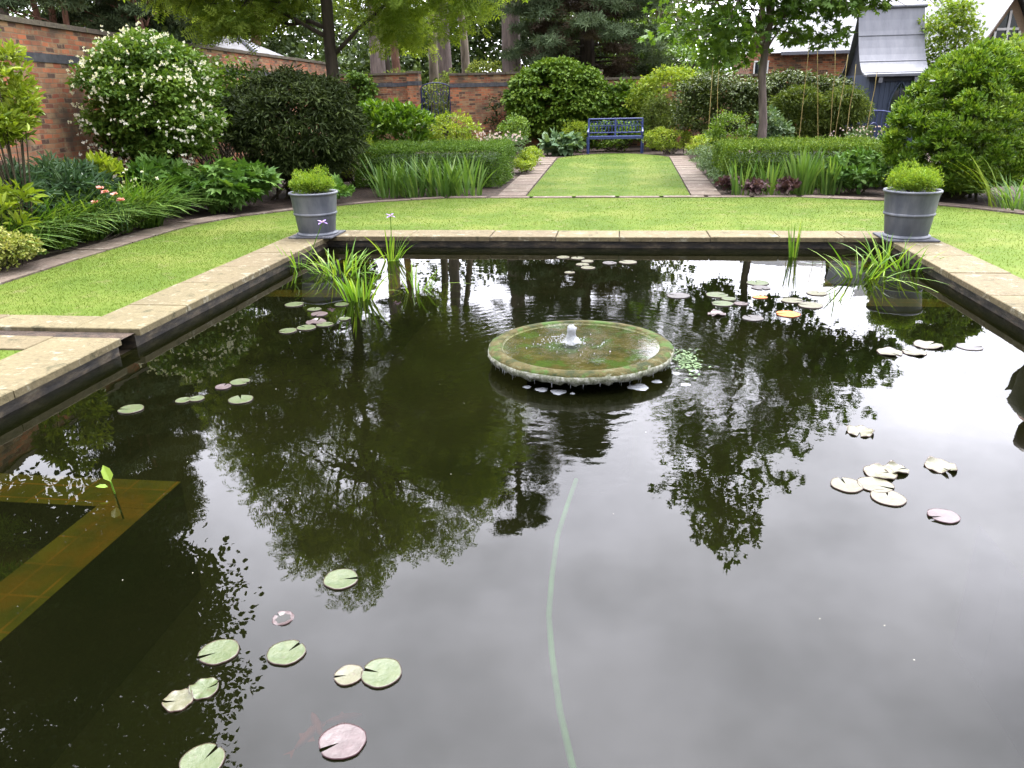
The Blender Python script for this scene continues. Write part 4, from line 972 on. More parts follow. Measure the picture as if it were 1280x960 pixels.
b = MB(); b.tube([(lf[0]-.25, GY0-ov-.02, lf[2]-.4), (ap[0], GY0-ov-.02, ap[2]+.03), (rg[0]+.25, GY0-ov-.02, rg[2]-.4)], .085, 4); b.build('bargeboard', 'white', rf)
wd_ = ap[0]-lf[0]; wi_ = .66*wd_; slope = (ap[2]-lf[2])/wd_; xl, xr = ap[0]-wi_, ap[0]+wi_; zs = ap[2]-slope*wi_-.45
gl = MB(); gl.add([(xl, GY0-.02, .2), (xr, GY0-.02, .2), (xr, GY0-.02, zs), (ap[0], GY0-.02, ap[2]-.45), (xl, GY0-.02, zs)], np.array([[0, 1, 2, 3, 4]])); wi = gl.build('window', 'glass', t)
b = MB()
for z in (.9, aty(1270, 77, GY0)[2], aty(1270, 36, GY0)[2]):
    hw = wi_ if z < zs else (ap[2]-.45-z)/slope; b.box(ap[0]-hw, ap[0]+hw, GY0-.055, GY0-.025, z-.03, z+.03)
for q in (-.9, -.45, 0, .45, .9): x = ap[0]+q*wi_; b.box(x-.03, x+.03, GY0-.065, GY0-.03, .2, min(ap[2]-.5, ap[2]-.45-slope*abs(x-ap[0])))
b.build('window_frame', 'white', wi)
t = thing('house_wing', 'low house wing with pale roof and white railing left of the glazed gable', 'house', (11.5, 31, 0))
a, c = aty(1150, 45, 30), aty(1255, 20, 30)
b = MB(); wallseg(b, (a[0], 30.0), (c[0]+3, 30.0), 0, 3.65, 4, 1); b.build('wall', 'render', t)
b = MB(); b.add([(a[0]-.3, 29.7, 3.6), (c[0]+3, 29.7, 3.75), (c[0]+3, 32.5, 6.0), (a[0]-.3, 32.5, 6.0)], np.array([[0, 1, 2, 3]])); b.build('roof', 'paleroof', t)
b = MB()
for k in range(9): x = a[0]+.3+k*.17; b.box(x-.025, x+.025, 29.55, 29.6, 2.6, 3.3)
b.box(a[0]+.25, a[0]+1.75, 29.54, 29.61, 3.3, 3.37); b.build('railing', 'white', t)

# slate roofed outbuilding beyond the left wall
t = thing('outbuilding', 'grey slate roofed outbuilding beyond the left garden wall', 'outbuilding', (-13, 27, 0))
o0, o1, o2, o3 = aty(232, 68, 25), aty(262, 40, 27), aty(296, 48, 27), aty(350, 92, 25)
b = MB(); b.box(o0[0]-1, o3[0], 25.3, 30, 0, o3[2]-.05); b.build('wall', 'render', t)
b = MB()
V = [(o0[0]-3, 25.0, o3[2]), tuple((o3[0], 25.0, o3[2])), (o2[0]-.2, 27.4, o2[2]+.1), (o0[0]-3, 27.4, o2[2]+.1), (o3[0], 30, o3[2])]
b.add(V, [[0, 1, 2, 3], [1, 4, 2, 2]] if False else [np.array([[0, 1, 2, 3]]), np.array([[1, 4, 2]])]); rf = b.build('roof', 'slateroof', t)
b = MB(); b.tube([V[1], ((V[1][0]+V[2][0])/2, 26.2, (V[1][2]+V[2][2])/2+.03), V[2]], .075, 6); b.build('hip_flashing', 'paleroof', rf)
b = MB(); b.box(V[0][0], V[1][0]+.05, 24.9, 24.99, V[1][2]-.1, V[1][2]-.01); b.build('gutter', 'leadseam', rf)

# ================================================================== SHRUBS AND BORDER PLANTS
taper = 0
def shrub(name, label, cat, c, r, mat, nclump, crad, per, ln, wd, tmpl='oval', fill=.6, zmin=None, stems=7, stemmat='stem', group=None, droop=.15, up=.45, flatz=.8, extra=None, solid=True):
    """c: centre of the leafy mass; r: its half sizes"""
    c = np.array(c, float); t = thing(name, label, cat, (c[0], c[1], 0), group)
    cc = clump_centres(c, np.array(r)-crad*.6, nclump, fill, zmin)
    if extra is not None: cc = np.concatenate([cc, np.asarray(extra, float)])
    if taper:
        k_ = 1-taper*np.clip((cc[:, 2]-c[2]*.7)/(r[2]+c[2]*.3), 0, 1)**1.6; cc[:, 0] = c[0]+(cc[:, 0]-c[0])*k_; cc[:, 1] = c[1]+(cc[:, 1]-c[1])*k_
    b = MB(); foliage(b, cc, crad*rng.uniform(.7, 1.25, len(cc)), per, ln, wd, tmpl, droop, up, flatz)
    b.build('foliage', mat, t)
    b = MB()
    pick = cc[rng.choice(len(cc), min(stems*3, len(cc)), replace=False)]
    for q in pick:
        a = np.array([c[0]+rng.normal()*r[0]*.12, c[1]+rng.normal()*r[1]*.12, -.05]); m = a*.45+q*.55; m[2] = q[2]*.5
        b.tube([a, m, q], [.022*max(r[2], .3), .014*max(r[2], .3), .004], 5)
    b.build('stems', stemmat, t)
    return t, cc
def flowers(t, mat, P, size, name='blossoms', stuff=True, tm='oval', npet=5):
    P = np.asarray(P); b = MB(); n = len(P)
    for k in range(npet):
        a = 2*np.pi*k/npet+rng.random(n); A = np.stack([np.cos(a), np.full(n, -.35)+rng.normal(size=n)*.3, np.sin(a)], 1)
        b.leaves(P+rng.normal(size=(n, 3))*size*.15, A, np.stack([rng.normal(size=n)*.4, np.full(n, -1.), np.full(n, .35)], 1), size, size*.8, tm, rng.random(n))
    o = b.build(name, mat, t)
    if stuff: o['kind'] = 'stuff'
    return o
def on_ellipsoid(c, r, n, f=1.0, front=.2, low=-.5):
    d = rdir(n*4); d = d[(d[:, 1] < front) & (d[:, 2] > low)][:n]; return np.array(c)+d*np.array(r)*f

# white flowering mock orange
mc, mr = (-7.62, 12.6, 1.62), (1.22, 1.1, 1.12)
t, cc = shrub('mock_orange', 'big round shrub smothered in white blossom by the left brick wall', 'shrub', mc, mr, 'mock', 200, .25, 105, .075, .042, droop=.35, zmin=.45, extra=clump_centres(mc, (.85, .8, .75), 110, .3, .2))
P = cc[rng.choice(200, 130)]; P = P[P[:, 1] < 12.75]; P = np.repeat(P, 4, 0); P = P+unit(P-np.array(mc)+rng.normal(size=P.shape)*.3)*.24+rng.normal(size=P.shape)*.05
P = np.concatenate([P, on_ellipsoid((-7.62, 12.6, 1.66), (1.18, 1.06, 1.1), 300, 1.0, .35, -.55)]); P = P[rng.random(len(P)) < .5]; P = np.concatenate([P, P+rng.normal(size=P.shape)*.035]); P[:, 1] -= .06
flowers(t, 'petal', P, .026)
P = np.column_stack([rng.normal(-8.25, .22, 70), rng.normal(12.1, .2, 70), rng.uniform(.35, 1.0, 70)])
t2, cc = shrub('white_rose', 'dark leaved shrub with white flowers low beside the brick wall', 'shrub', (-8.3, 12.2, .6), (.42, .4, .5), 'dark', 18, .2, 60, .05, .03, zmin=.25); flowers(t2, 'petal', P, .035)
# dark evergreen
shrub('evergreen_shrub', 'dark evergreen dome with drooping leaves behind the left planter', 'shrub', (-5.85, 14.1, 1.12), (1.28, 1.2, 1.14), 'dark', 250, .26, 110, .11, .032, droop=.55, zmin=.15, up=.3)
# pale rhododendron at the left edge
t, cc = shrub('rhododendron', 'tall shrub with whorls of pale yellow green leaves at the left edge', 'shrub', (-6.98, 8.35, 1.85), (.42, .45, .75), 'rhodo', 60, .15, 50, .105, .036, stems=5, droop=-.1)
shrub('rhododendron', 'low sprouting shrub of pale pointed leaves in front of the brick wall', 'shrub', (-7.45, 10.2, .7), (.6, .3, .34), 'rhodo', 9, .12, 26, .16, .048, droop=-.4, stems=3)
shrub('rhododendron', 'pale leafy shoots at the left picture edge above the day lilies', 'shrub', (-6.75, 7.85, .6), (.32, .3, .3), 'rhodo', 9, .12, 24, .14, .045, droop=-.2, stems=3)
# peony group
t, cc = shrub('peony', 'blue green peony foliage with five pink blooms in the left border', 'perennial', (-7.4, 9.7, .55), (.6, .7, .42), 'peony', 70, .17, 46, .15, .035, droop=.1, stems=6)
shrub('peony', 'dark blue green peony foliage at the left end of the border', 'perennial', (-7.4, 8.6, .55), (.5, .7, .42), 'peony', 66, .17, 46, .15, .036, droop=.1, stems=6)
for k, (px, py) in enumerate(((125, 236), (131, 241), (143, 244), (151, 251), (119, 254))):
    q = aty(px, py, 9.15); b = MB()
    for j in range(12): a = rng.uniform(0, 6.28); b.leaves(np.array([q]), np.array([[math.cos(a), math.sin(a), rng.uniform(.1, 1.1)]]), np.array([[0, -.3, 1.]]), .055, .05, 'oval', rng.random(1))
    f = b.build('bloom', 'pink', t); b = MB(); b.tube([(q[0]-.15, 9.4, .1), (q[0]-.08, 9.3, q[2]*.7), tuple(q)], .006, 5); b.build('stalk', 'peony', f)
# day lilies, arching towards the lawn
def bladeclump(name, label, cat, c, n, sp, h, w_, mat, lean, droop, seg=6, az=None, azs=3.14, group=None, hv=.3):
    t = thing(name, label, cat, (c[0], c[1], 0), group); b = MB(); blades(b, (c[0], c[1], -.03), n, sp, h, w_, lean, droop, seg, az, azs, hv, tw=.25 if droop > .4 else .6); b.build('leaf_blades', mat, t); return t
DL = ((-6.95, 7.75, 'arching day lily at the left edge, behind the variegated bush'), (-7.0, 8.35, 'arching day lily to the right of the variegated bush'), (-6.98, 8.95, 'arching day lily below the dark peony leaves'),
      (-6.92, 9.5, 'arching day lily just in front of the pink peony blooms'), (-6.88, 10.05, 'arching day lily right of the pink peony blooms'), (-6.75, 10.6, 'arching day lily below the white border flowers, next to the lobed leaves'))
for x, y, lab in DL: bladeclump('day_lily', lab, 'perennial', (x-.08, y), 210, .2, .80, .021, 'daylily', .5, .62, 8, az=-.5, azs=1.7, group='day lilies along the left edging')
bladeclump('day_lily', 'taller pale green leaf tuft behind the pink peony blooms', 'perennial', (-7.2, 10.7), 150, .28, .85, .022, 'daylily', .35, .4, 6)
P = np.column_stack([rng.normal(-6.95, .12, 9), rng.normal(10.5, .15, 9), rng.uniform(.55, .8, 9)])
t = thing('border_flower', 'small loose white flowers on thin stalks between day lilies and lobed leaves', 'perennial', (-6.95, 10.5, 0)); flowers(t, 'petal', P, .028, 'blossoms')
b = MB()
for q in P: b.tube([(q[0]+.05, q[1], 0), tuple(q)], .003, 4)
b.build('stems', 'daylily', t)
# lobed leaves
t, cc = shrub('lobed_leaf_plant', 'spreading plant with large lobed leaves between the mock orange and the left planter', 'perennial', (-6.35, 12.15, .36), (.72, .62, .38), 'bigleaf', 44, .18, 12, .24, .22, 'palm', droop=.3, up=.8)
shrub('lobed_leaf_plant', 'large lobed leaves below the white flowering shrub', 'perennial', (-7.2, 11.55, .38), (.5, .5, .4), 'bigleaf', 30, .18, 12, .24, .22, 'palm', droop=.3, up=.8)
shrub('lobed_leaf_plant', 'low lobed leaves just right of the left planter, under the dark evergreen', 'perennial', (-5.0, 13.0, .16), (.55, .3, .18), 'bigleaf', 18, .12, 12, .16, .15, 'palm', droop=.2, up=.8)
shrub('variegated_bush', 'low yellow variegated bush at the left edge of the lawn edging', 'shrub', (-6.62, 7.4, .2), (.42, .5, .28), 'variegated', 80, .1, 70, .035, .02, stems=4, zmin=.04)
# ground edge plants
shrub('edging_plant', 'narrow line of low leaves growing along the left stone edging', 'ground cover', (-6.72, 9.3, .04), (.12, 1.7, .06), 'box', 46, .08, 26, .03, .018, stems=2, zmin=.01)

def hedge(label, x0, x1, y0, y1, h, mat, n, ln, topmat=None):
    t = thing('box_hedge', label, 'hedge', ((x0+x1)/2, (y0+y1)/2, 0))
    ar = np.array([(x1-x0)*(y1-y0), (x1-x0)*h, (x1-x0)*h*.3, (y1-y0)*h, (y1-y0)*h]); cnt = (n*ar/ar.sum()).astype(int)
    Ps, Ns = [], []
    for k, c in enumerate(cnt):
        a, d = rng.random(c), rng.random(c)
        if k == 0: P = np.column_stack([x0+(x1-x0)*a, y0+(y1-y0)*d, np.full(c, h)]); nn = (0, 0, 1)
        elif k in (1, 2): P = np.column_stack([x0+(x1-x0)*a, np.full(c, y0 if k == 1 else y1), h*d]); nn = (0, -1 if k == 1 else 1, .2)
        else: P = np.column_stack([np.full(c, x0 if k == 3 else x1), y0+(y1-y0)*a, h*d]); nn = (-1 if k == 3 else 1, 0, .2)
        Ps.append(P); Ns.append(np.tile(nn, (c, 1)))
    P = np.concatenate(Ps); Nn = np.concatenate(Ns).astype(float)
    bul = .035*np.sin(P[:, 0]*5.1+1)*np.sin(P[:, 2]*7+P[:, 1]*4.3)+.02*np.sin(P[:, 0]*13+P[:, 1]*11)
    P = P+Nn*(bul+rng.normal(size=len(P))*.03-abs(rng.normal(size=len(P)))*.03)[:, None]
    e = .12; 
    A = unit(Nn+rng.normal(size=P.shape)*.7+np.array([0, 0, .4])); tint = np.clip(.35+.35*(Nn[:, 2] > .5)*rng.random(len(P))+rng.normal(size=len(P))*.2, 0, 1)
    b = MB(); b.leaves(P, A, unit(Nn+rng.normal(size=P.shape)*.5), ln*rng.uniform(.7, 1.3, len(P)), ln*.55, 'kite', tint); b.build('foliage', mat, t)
    b = MB(); b.box(x0+.2, x1-.2, y0+.2, y1-.2, -.03, h-.2, bev=.08); b.build('twiggy_core', 'oak', t); return t
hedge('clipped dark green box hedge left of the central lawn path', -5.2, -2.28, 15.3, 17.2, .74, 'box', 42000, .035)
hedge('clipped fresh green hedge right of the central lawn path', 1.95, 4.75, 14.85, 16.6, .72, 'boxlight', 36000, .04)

# iris clumps in the far borders
for x, y, n, lab in ((-4.15, 14.05, 46, 'sword leaved iris clump beside the label stake, left end of the left bed'), (-3.65, 14.1, 60, 'sword leaved iris clump second from the left in front of the dark box hedge'),
                     (-3.15, 14.1, 60, 'sword leaved iris clump third from the left in front of the dark box hedge'), (-2.75, 14.15, 46, 'sword leaved iris clump at the right end in front of the dark box hedge')):
    bladeclump('border_iris', lab, 'perennial', (x, y), int(n*1.15), .29, .72, .036, 'iris', .42, .16, 5, group='iris clumps in the left bed', hv=.4)
for x, y, n, h, lab in ((2.12, 14.0, 22, .62, 'pale upright iris clump at the left end of the right bed'), (2.62, 14.15, 30, .62, 'iris clump between the two purple leaved plants'), (3.15, 14.1, 70, .78, 'tallest bright green iris clump in the right bed'), (3.6, 14.15, 50, .7, 'bright green iris clump at the right end of the right bed')):
    bladeclump('border_iris', lab, 'perennial', (x, y), n, .18, h, .036, 'iris', .26, .10, 5, group='iris clumps in the right bed')
for x, y, lab in ((1.98, 14.35, 'small purple leaved plant left of the pale iris'), (2.35, 13.85, 'purple leaved plant between the pale iris and the next iris'), (2.85, 13.85, 'larger purple leaved plant in front of the tallest iris')):
    shrub('heuchera', lab, 'perennial', (x, y, .12), (.2, .16, .14), 'heuchera', 16, .08, 14, .075, .07, 'palm', stems=2, zmin=.03, group='purple leaved plants in the right bed')
b = MB(); p = at(473, 242); b.box(p[0]-.02, p[0]+.02, p[1]-.006, p[1]+.006, -.03, .32); tag(b.build('label_stake', 'pondiris', org=p), 'short green stake at the left end of the left iris bed', 'stake')
t, cc = shrub('leafy_perennial', 'light green leafy plants between the right iris and the big rounded shrub', 'perennial', (4.05, 14.2, .32), (.5, .4, .38), 'bigleaf', 34, .15, 26, .12, .06, droop=.1)
shrub('leafy_perennial', 'grey green leafy clump behind the right hedge end', 'perennial', (4.9, 15.2, .35), (.4, .5, .4), 'greyleaf', 30, .15, 26, .1, .05)
# big rounded shrub on the right
taper = .42
t, cc = shrub('rounded_shrub', 'big rounded glossy green shrub behind the right planter', 'shrub', (5.42, 13.55, 1.03), (1.2, 1.15, 1.27), 'choisya', 560, .13, 64, .075, .03, droop=-.5, zmin=.1, up=.45, fill=.88, flatz=.65,
               extra=clump_centres((5.42, 13.6, .95), (.8, .8, .85), 260, .3, .15))
taper = 0
bladeclump('grass_clump', 'tangle of yellow green strap leaves at the right edge beneath the big shrub', 'perennial', (5.75, 12.05), 110, .28, .6, .02, 'iris', .5, .5, 6)
bladeclump('grass_clump', 'long bent leaves leaning left out of the big shrub at the right edge', 'perennial', (5.45, 12.25), 16, .12, .9, .02, 'lime', .5, .3, 6, az=2.6, azs=.7)
# right of the path: low cover and lime flowers
for k, (x, y, rx, ry, rz, mat, lab) in enumerate(((1.95, 15.4, .2, .85, .18, 'greyleaf', 'grey green low edging plant along the right path, nearest part'), (2.0, 17.6, .3, 1.2, .24, 'greyleaf', 'grey green low edging plant along the right path, middle part'),
        (2.1, 20.2, .45, 1.3, .28, 'greyleaf', 'grey green low edging plant along the right path, far part'))):
    shrub('edging_plant', lab, 'ground cover', (x, y, rz*.6), (rx, ry, rz), mat, 60, .12, 40, .04, .025, zmin=.03, stems=3, group='low plants edging the right path')
shrub('lady_mantle', 'bright lime flowering clump just right of the blue bench', 'perennial', (1.45, 24.1, .34), (.75, .5, .42), 'lime', 60, .15, 55, .05, .03, zmin=.05)
shrub('lady_mantle', 'lime leaved clump along the right path beyond the grey edging', 'perennial', (2.3, 22.3, .28), (.5, .8, .32), 'lime', 46, .15, 55, .05, .03, zmin=.05)
shrub('lady_mantle', 'lime leaved clump at the left path beside the dark box hedge', 'perennial', (-2.15, 18.4, .18), (.26, .7, .26), 'lime', 40, .12, 50, .05, .03, zmin=.03)
shrub('lady_mantle', 'lime leaved clump further along the left path towards the hosta', 'perennial', (-2.2, 20.4, .2), (.3, .8, .25), 'lime', 40, .12, 50, .05, .03, zmin=.03)
shrub('hosta', 'blue green hosta clump left of the blue bench', 'perennial', (-1.7, 24.1, .25), (.55, .4, .28), 'hosta', 26, .15, 14, .26, .17, droop=.4, up=.9)
shrub('bench_foliage', 'dark green leaves growing behind and under the blue bench', 'shrub', (-.1, 25.5, .4), (1.3, .4, .5), 'climber', 60, .2, 40, .1, .06)
shrub('feathery_plant', 'feathery light green plant just left of the blue bench', 'perennial', (-1.35, 25.2, .5), (.45, .4, .5), 'lime', 30, .2, 60, .08, .012)
# shrubs left of centre
shrub('laurel', 'glossy bright laurel bush in front of the back wall left of the gate', 'shrub', (-5.75, 19.6, .82), (1.25, .8, .78), 'laurel', 90, .24, 46, .16, .07, droop=-.2)
shrub('spreading_shrub', 'light green loose shrub in front of the blue gate', 'shrub', (-4.2, 20.2, .75), (.75, .6, .6), 'lime', 40, .2, 60, .08, .035)
shrub('filler_shrub', 'yellowish green loose growth between the dark evergreen and the box hedge', 'shrub', (-5.35, 15.8, .55), (.5, .6, .55), 'lime', 36, .18, 50, .07, .03)
t, cc = shrub('mauve_perennial', 'pale mauve flowered plants behind the dark box hedge', 'perennial', (-2.75, 18.6, .55), (.8, .4, .3), 'greyleaf', 30, .15, 40, .06, .03)
flowers(t, 'mauve', np.column_stack([rng.uniform(-3.4, -2.2, 60), rng.normal(18.4, .15, 60), rng.uniform(.7, .92, 60)]), .03)
shrub('round_bush', 'small round green bush at the foot of the climber', 'shrub', (-3.15, 24.0, .62), (.48, .45, .6), 'climber', 50, .18, 60, .06, .035)
# climbers on the wall
t, cc = shrub('wall_climber', 'dense green climber swallowing the back wall behind the bench', 'climber', (-2.1, 27.4, 1.45), (1.75, .7, 1.42), 'climber', 320, .28, 80, .11, .08, 'oval', droop=.6, zmin=.2, fill=.7)
shrub('wall_climber', 'thinner climber spreading right of the dense one, behind the bench', 'climber', (.2, 27.6, 1.1), (1.2, .5, 1.05), 'climber', 90, .27, 45, .13, .09, droop=.5, zmin=.2)
t, cc = shrub('wall_rose', 'sparse rambling rose trained on the brick wall right of the gate', 'climber', (-4.0, 27.7, 1.1), (.8, .15, .75), 'dark', 26, .22, 26, .09, .05, stems=6)
shrub('wall_ivy', 'hanging creeper over the top of the back wall beside the robinia trunk', 'climber', (-9.0, 27.7, 1.9), (.6, .25, .8), 'lirio', 40, .25, 36, .12, .08, droop=.6)
shrub('wall_ivy', 'green creeper on the left wall behind the mock orange', 'climber', (-9.2, 17.5, 1.8), (.35, 2.6, .95), 'climber', 80, .3, 40, .1, .06, droop=.5)
shrub('filler_shrub', 'loose light green growth against the left wall behind the dark evergreen', 'shrub', (-8.1, 16.6, 1.55), (1.1, .8, .95), 'mock', 70, .26, 60, .08, .04, droop=.4)
# yellow green shrubs and ivy hedge right of the bench
shrub('golden_shrub', 'bright yellow green shrub behind the lime clump right of the bench', 'shrub', (1.6, 26.6, 1.45), (1.4, .7, 1.05), 'lime', 130, .28, 50, .1, .05)
shrub('bamboo', 'fine yellowish bamboo right behind the blue bench', 'bamboo', (1.2, 25.6, .9), (.6, .4, .75), 'bamboo', 60, .22, 46, .11, .018, droop=.5)
def ivybank(label, x0, x1, y, h, depth, mat, n, ln):
    t = thing('ivy_hedge', label, 'hedge', ((x0+x1)/2, y, 0)); N_ = n
    cc = np.column_stack([rng.uniform(x0, x1, N_), y+rng.uniform(-depth, depth, N_), rng.uniform(.15, 1, N_)**.7*h])
    cc[:, 1] -= .15*np.sin(cc[:, 0]*2.3); cc[:, 2] *= 1+.05*np.sin(cc[:, 0]*3)
    b = MB(); foliage(b, cc, .27*rng.uniform(.7, 1.2, N_), 42, ln, ln*.6, 'oval', .5, .4); b.build('foliage', mat, t)
    b = MB()
    for x in np.arange(x0+.2, x1, .35): b.tube(bez((x, y, 0), (x+rng.normal()*.2, y, h*.95), 0, 5, .05), .014, 5)
    b.build('stems', 'stem', t); return t
ivybank('dark ivy clad hedge running behind the tulip tree', 1.7, 6.2, 24.0, 1.98, .35, 'ivy', 620, .08)
shrub('young_bush', 'light green fine leaved bush left of the tulip tree trunk', 'shrub', (2.45, 18.4, .7), (.55, .5, .6), 'climber', 46, .2, 60, .055, .028)
shrub('broad_leaf_bush', 'bluish green leafy bush right of the tulip tree trunk', 'shrub', (3.35, 18.6, .75), (.42, .4, .6), 'hosta', 30, .18, 30, .12, .06)
shrub('bamboo', 'dark green bamboo clump right of the tulip tree', 'bamboo', (4.15, 19.8, .9), (.75, .5, .9), 'bamboo', 150, .25, 60, .12, .018, droop=.7)
t, cc = shrub('bamboo', 'feathery golden green bamboo clump beside the summerhouse', 'bamboo', (5.15, 19.8, .9), (.65, .5, .85), 'bamboo', 150, .25, 60, .13, .02, droop=.9)
CAN = ((1012, 50, 1000, 165, 'dry bamboo cane left of the golden bamboo'), (1022, 60, 1022, 165, 'dry bamboo cane at the left of the golden bamboo, near upright'), (1044, 62, 1038, 165, 'dry bamboo cane in the middle of the golden bamboo'), (1060, 68, 1044, 168, 'leaning dry bamboo cane in the golden bamboo, tallest on its right'),
       (1070, 80, 1060, 150, 'short dry bamboo cane at the right of the golden bamboo'), (1097, 85, 1086, 150, 'thin cane standing before the summerhouse wall'), (957, 78, 955, 140, 'pale cane just right of the tulip tree trunk'), (893, 55, 889, 110, 'pair-like pale cane rising left of the tulip tree trunk'), (900, 58, 898, 110, 'pale cane nearest the tulip tree trunk on its left'))
for a, b_, c_, d_, lab in CAN:
    y = 22.4 if a < 970 else 19.0+rng.random()*.3; p0, p1 = aty(c_, d_, y), aty(a, b_, y); p0 = p0+(p0-p1)*(p0[2]/(p1[2]-p0[2])); b = MB(); b.tube(bez(p0, p1, 0, 6, .01), np.linspace(.011, .006, 6), 6)
    tag(b.build('bamboo_cane', 'cane', org=p0, smooth=True), lab, 'cane', 'dry canes standing among the bamboo')
t, cc = shrub('pink_perennial', 'pinkish flower heads beside the blue ironwork panel', 'perennial', (5.35, 18.9, .5), (.5, .35, .35), 'greyleaf', 24, .14, 40, .06, .03)
flowers(t, 'mauve', np.column_stack([rng.uniform(4.6, 5.8, 50), rng.normal(18.6, .15, 50), rng.uniform(.6, .9, 50)]), .02)
shrub('acer', 'spreading yellow green acer behind the big rounded shrub', 'tree', (8.2, 17.5, 1.95), (1.35, 1.1, .75), 'acer', 130, .3, 46, .09, .06, 'palm', zmin=1.2, stemmat='bark_dark')
shrub('acer', 'upright yellow green shrub between the summerhouse roof and the white railing', 'tree', (8.9, 24.5, 2.9), (.85, .7, 1.1), 'acer', 70, .32, 40, .11, .07, 'palm', stemmat='bark_dark')
shrub('hedge_bush', 'green shrubs filling the border behind the acer at the right edge', 'shrub', (8.6, 16.5, .8), (1.6, .8, .85), 'climber', 90, .3, 50, .08, .045)
# pale shrubs seen above the back wall
for x, y, z, rx, lab in ((-8.3, 30.2, 2.35, .95, 'pale lime shrub above the back wall left of the gate'), (-6.4, 30.2, 2.25, .9, 'pale lime shrub filling the gap above the blue gate'), (-5.0, 30.6, 2.6, .95, 'pale lime shrub rising highest above the back wall right of the gate'), (-3.6, 30.4, 2.3, .8, 'pale lime shrub above the back wall next to the dense climber')):
    shrub('lime_shrub', lab, 'shrub', (x, y, z-.55), (rx, .7, .95), 'hydrangea', 60, .26, 50, .09, .05, group='pale shrubs beyond the back wall')

# ================================================================== TREES
def tree(name, label, base, top_trunk, r0, r1, cc, crad, per, ln, wd, tmpl, leaf, barkm, limbs=16, droop=.25, up=.45, flatz=.75, group=None, origin_frac=(.45, 1.0), spread=.25, twig=True):
    base = np.array(base, float); tt = np.array(top_trunk, float); t = thing(name, label, 'tree', base, group)
    b = MB(); k = 9; P = bez(base, tt, 0, k, .03*np.linalg.norm(tt-base)/6); u = np.linspace(0, 1, k); rad = r0+(r1-r0)*u; rad[0] *= 1.35; b.tube(P, rad, 12)
    tr = b.build('trunk', barkm, t, smooth=True)
    b = MB(); cc = np.asarray(cc); sel = cc[rng.choice(len(cc), min(limbs, len(cc)), replace=False)]
    for q in sel:
        f = rng.uniform(*origin_frac); i = f*(k-1); j = int(min(i, k-2)); o = P[j]+(P[j+1]-P[j])*(i-j); ln_ = np.linalg.norm(q-o)
        pts = bez(o, q, .08*ln_, 6, .05*ln_/3); b.tube(pts, np.linspace(min(r1*.75, .02+.022*ln_), .008, 6), 6)
        if twig:
            for s in range(3):
                m = pts[rng.integers(2, 5)]; e = q+rng.normal(size=3)*crad*.6; b.tube(bez(m, e, .03, 4, .03), np.linspace(.012, .004, 4), 4)
    b.build('limbs', barkm, t, smooth=True)
    b = MB(); foliage(b, cc, crad*rng.uniform(.65, 1.3, len(cc)), per, ln, wd, tmpl, droop, up, flatz, spread); b.build('crown', leaf, t)
    return t
# robinia with hanging feathery leaves
def lumps(specs):
    out = []
    for (c, r, n, fill) in specs: out.append(clump_centres(c, r, n, fill))
    return np.concatenate(out)
rc = lumps([((-6.1, 17.3, 6.4), (3.4, 2.6, 3.1), 120, .45), ((-8.1, 16.6, 4.4), (1.9, 1.5, 1.6), 48, .35), ((-3.8, 16.8, 4.5), (1.9, 1.5, 1.9), 50, .35), ((-8.2, 17.0, 3.45), (1.5, .9, .6), 18, .3), ((-4.9, 18.0, 3.2), (.7, .9, .8), 12, .3), ((-3.3, 17, 6.6), (1.3, 1.4, 1.5), 24, .4), ((-8.7, 17.3, 6.2), (1.3, 1.3, 1.4), 22, .4), ((-6.4, 17, 9.2), (1.9, 1.6, 1.2), 44, .35)])
rc = rc[~((np.abs(rc[:, 0]+6.05) < .75) & (rc[:, 2] < 3.5) & (rc[:, 1] < 17.6))]
tree('robinia', 'feathery yellow green tree with a dark trunk behind the dark evergreen dome', (-6.05, 17, -.05), (-6.15, 17.1, 7.5), .16, .07, rc, .54, 54, .25, .2, 'pinnate', 'robinia', 'bark_dark', 44, droop=.7, up=.6, origin_frac=(.32, 1))
lc = lumps([((3.0, 18, 5.4), (1.7, 1.6, 3.1), 90, .4), ((2.0, 17.6, 3.1), (1.25, 1.1, 1.15), 44, .35), ((4.1, 17.7, 3.4), (1.1, 1.0, 1.0), 40, .35), ((4.6, 17.8, 4.6), (1.1, 1.1, 1.2), 30, .4), ((2.2, 18, 6.8), (.9, 1, 1.2), 18, .4), ((5.45, 17.4, 3.65), (.85, .6, .5), 26, .3), ((2.9, 18, 8.7), (.7, .7, .8), 12, .3)])
tree('tulip_tree', 'young grey barked tree with broad lobed leaves behind the right hedge', (2.98, 17.6, -.05), (2.9, 18.1, 8.2), .095, .03, lc, .42, 26, .19, .165, 'palm', 'lirio', 'bark_grey', 40, droop=.3, up=.4, origin_frac=(.28, 1))
# oak standing beyond the left wall, known from its reflection
oc = lumps([((-10.6, 10.2, 7.9), (3.6, 3.4, 3.2), 190, .4), ((-8.2, 10, 6.3), (1.6, 1.8, 1.3), 46, .35), ((-9.5, 9.5, 10), (2.4, 2, 1.4), 46, .35)])
tree('oak', 'broad dark tree beyond the left wall, seen as the big reflection at lower left', (-11.2, 10.4, -.05), (-10.8, 10.2, 8.4), .3, .12, np.concatenate([oc, clump_centres((-10.6, 10.2, 7.7), (2.9, 2.7, 2.5), 130, .1), clump_centres((-8.2, 10, 6.4), (1.3, 1.4, 1.1), 60, .1), clump_centres((-9.6, 10, 4.75), (2.0, 1.6, .9), 60, .1)]), .7, 125, .115, .075, 'oval', 'oak', 'bark_dark', 30, droop=.2)

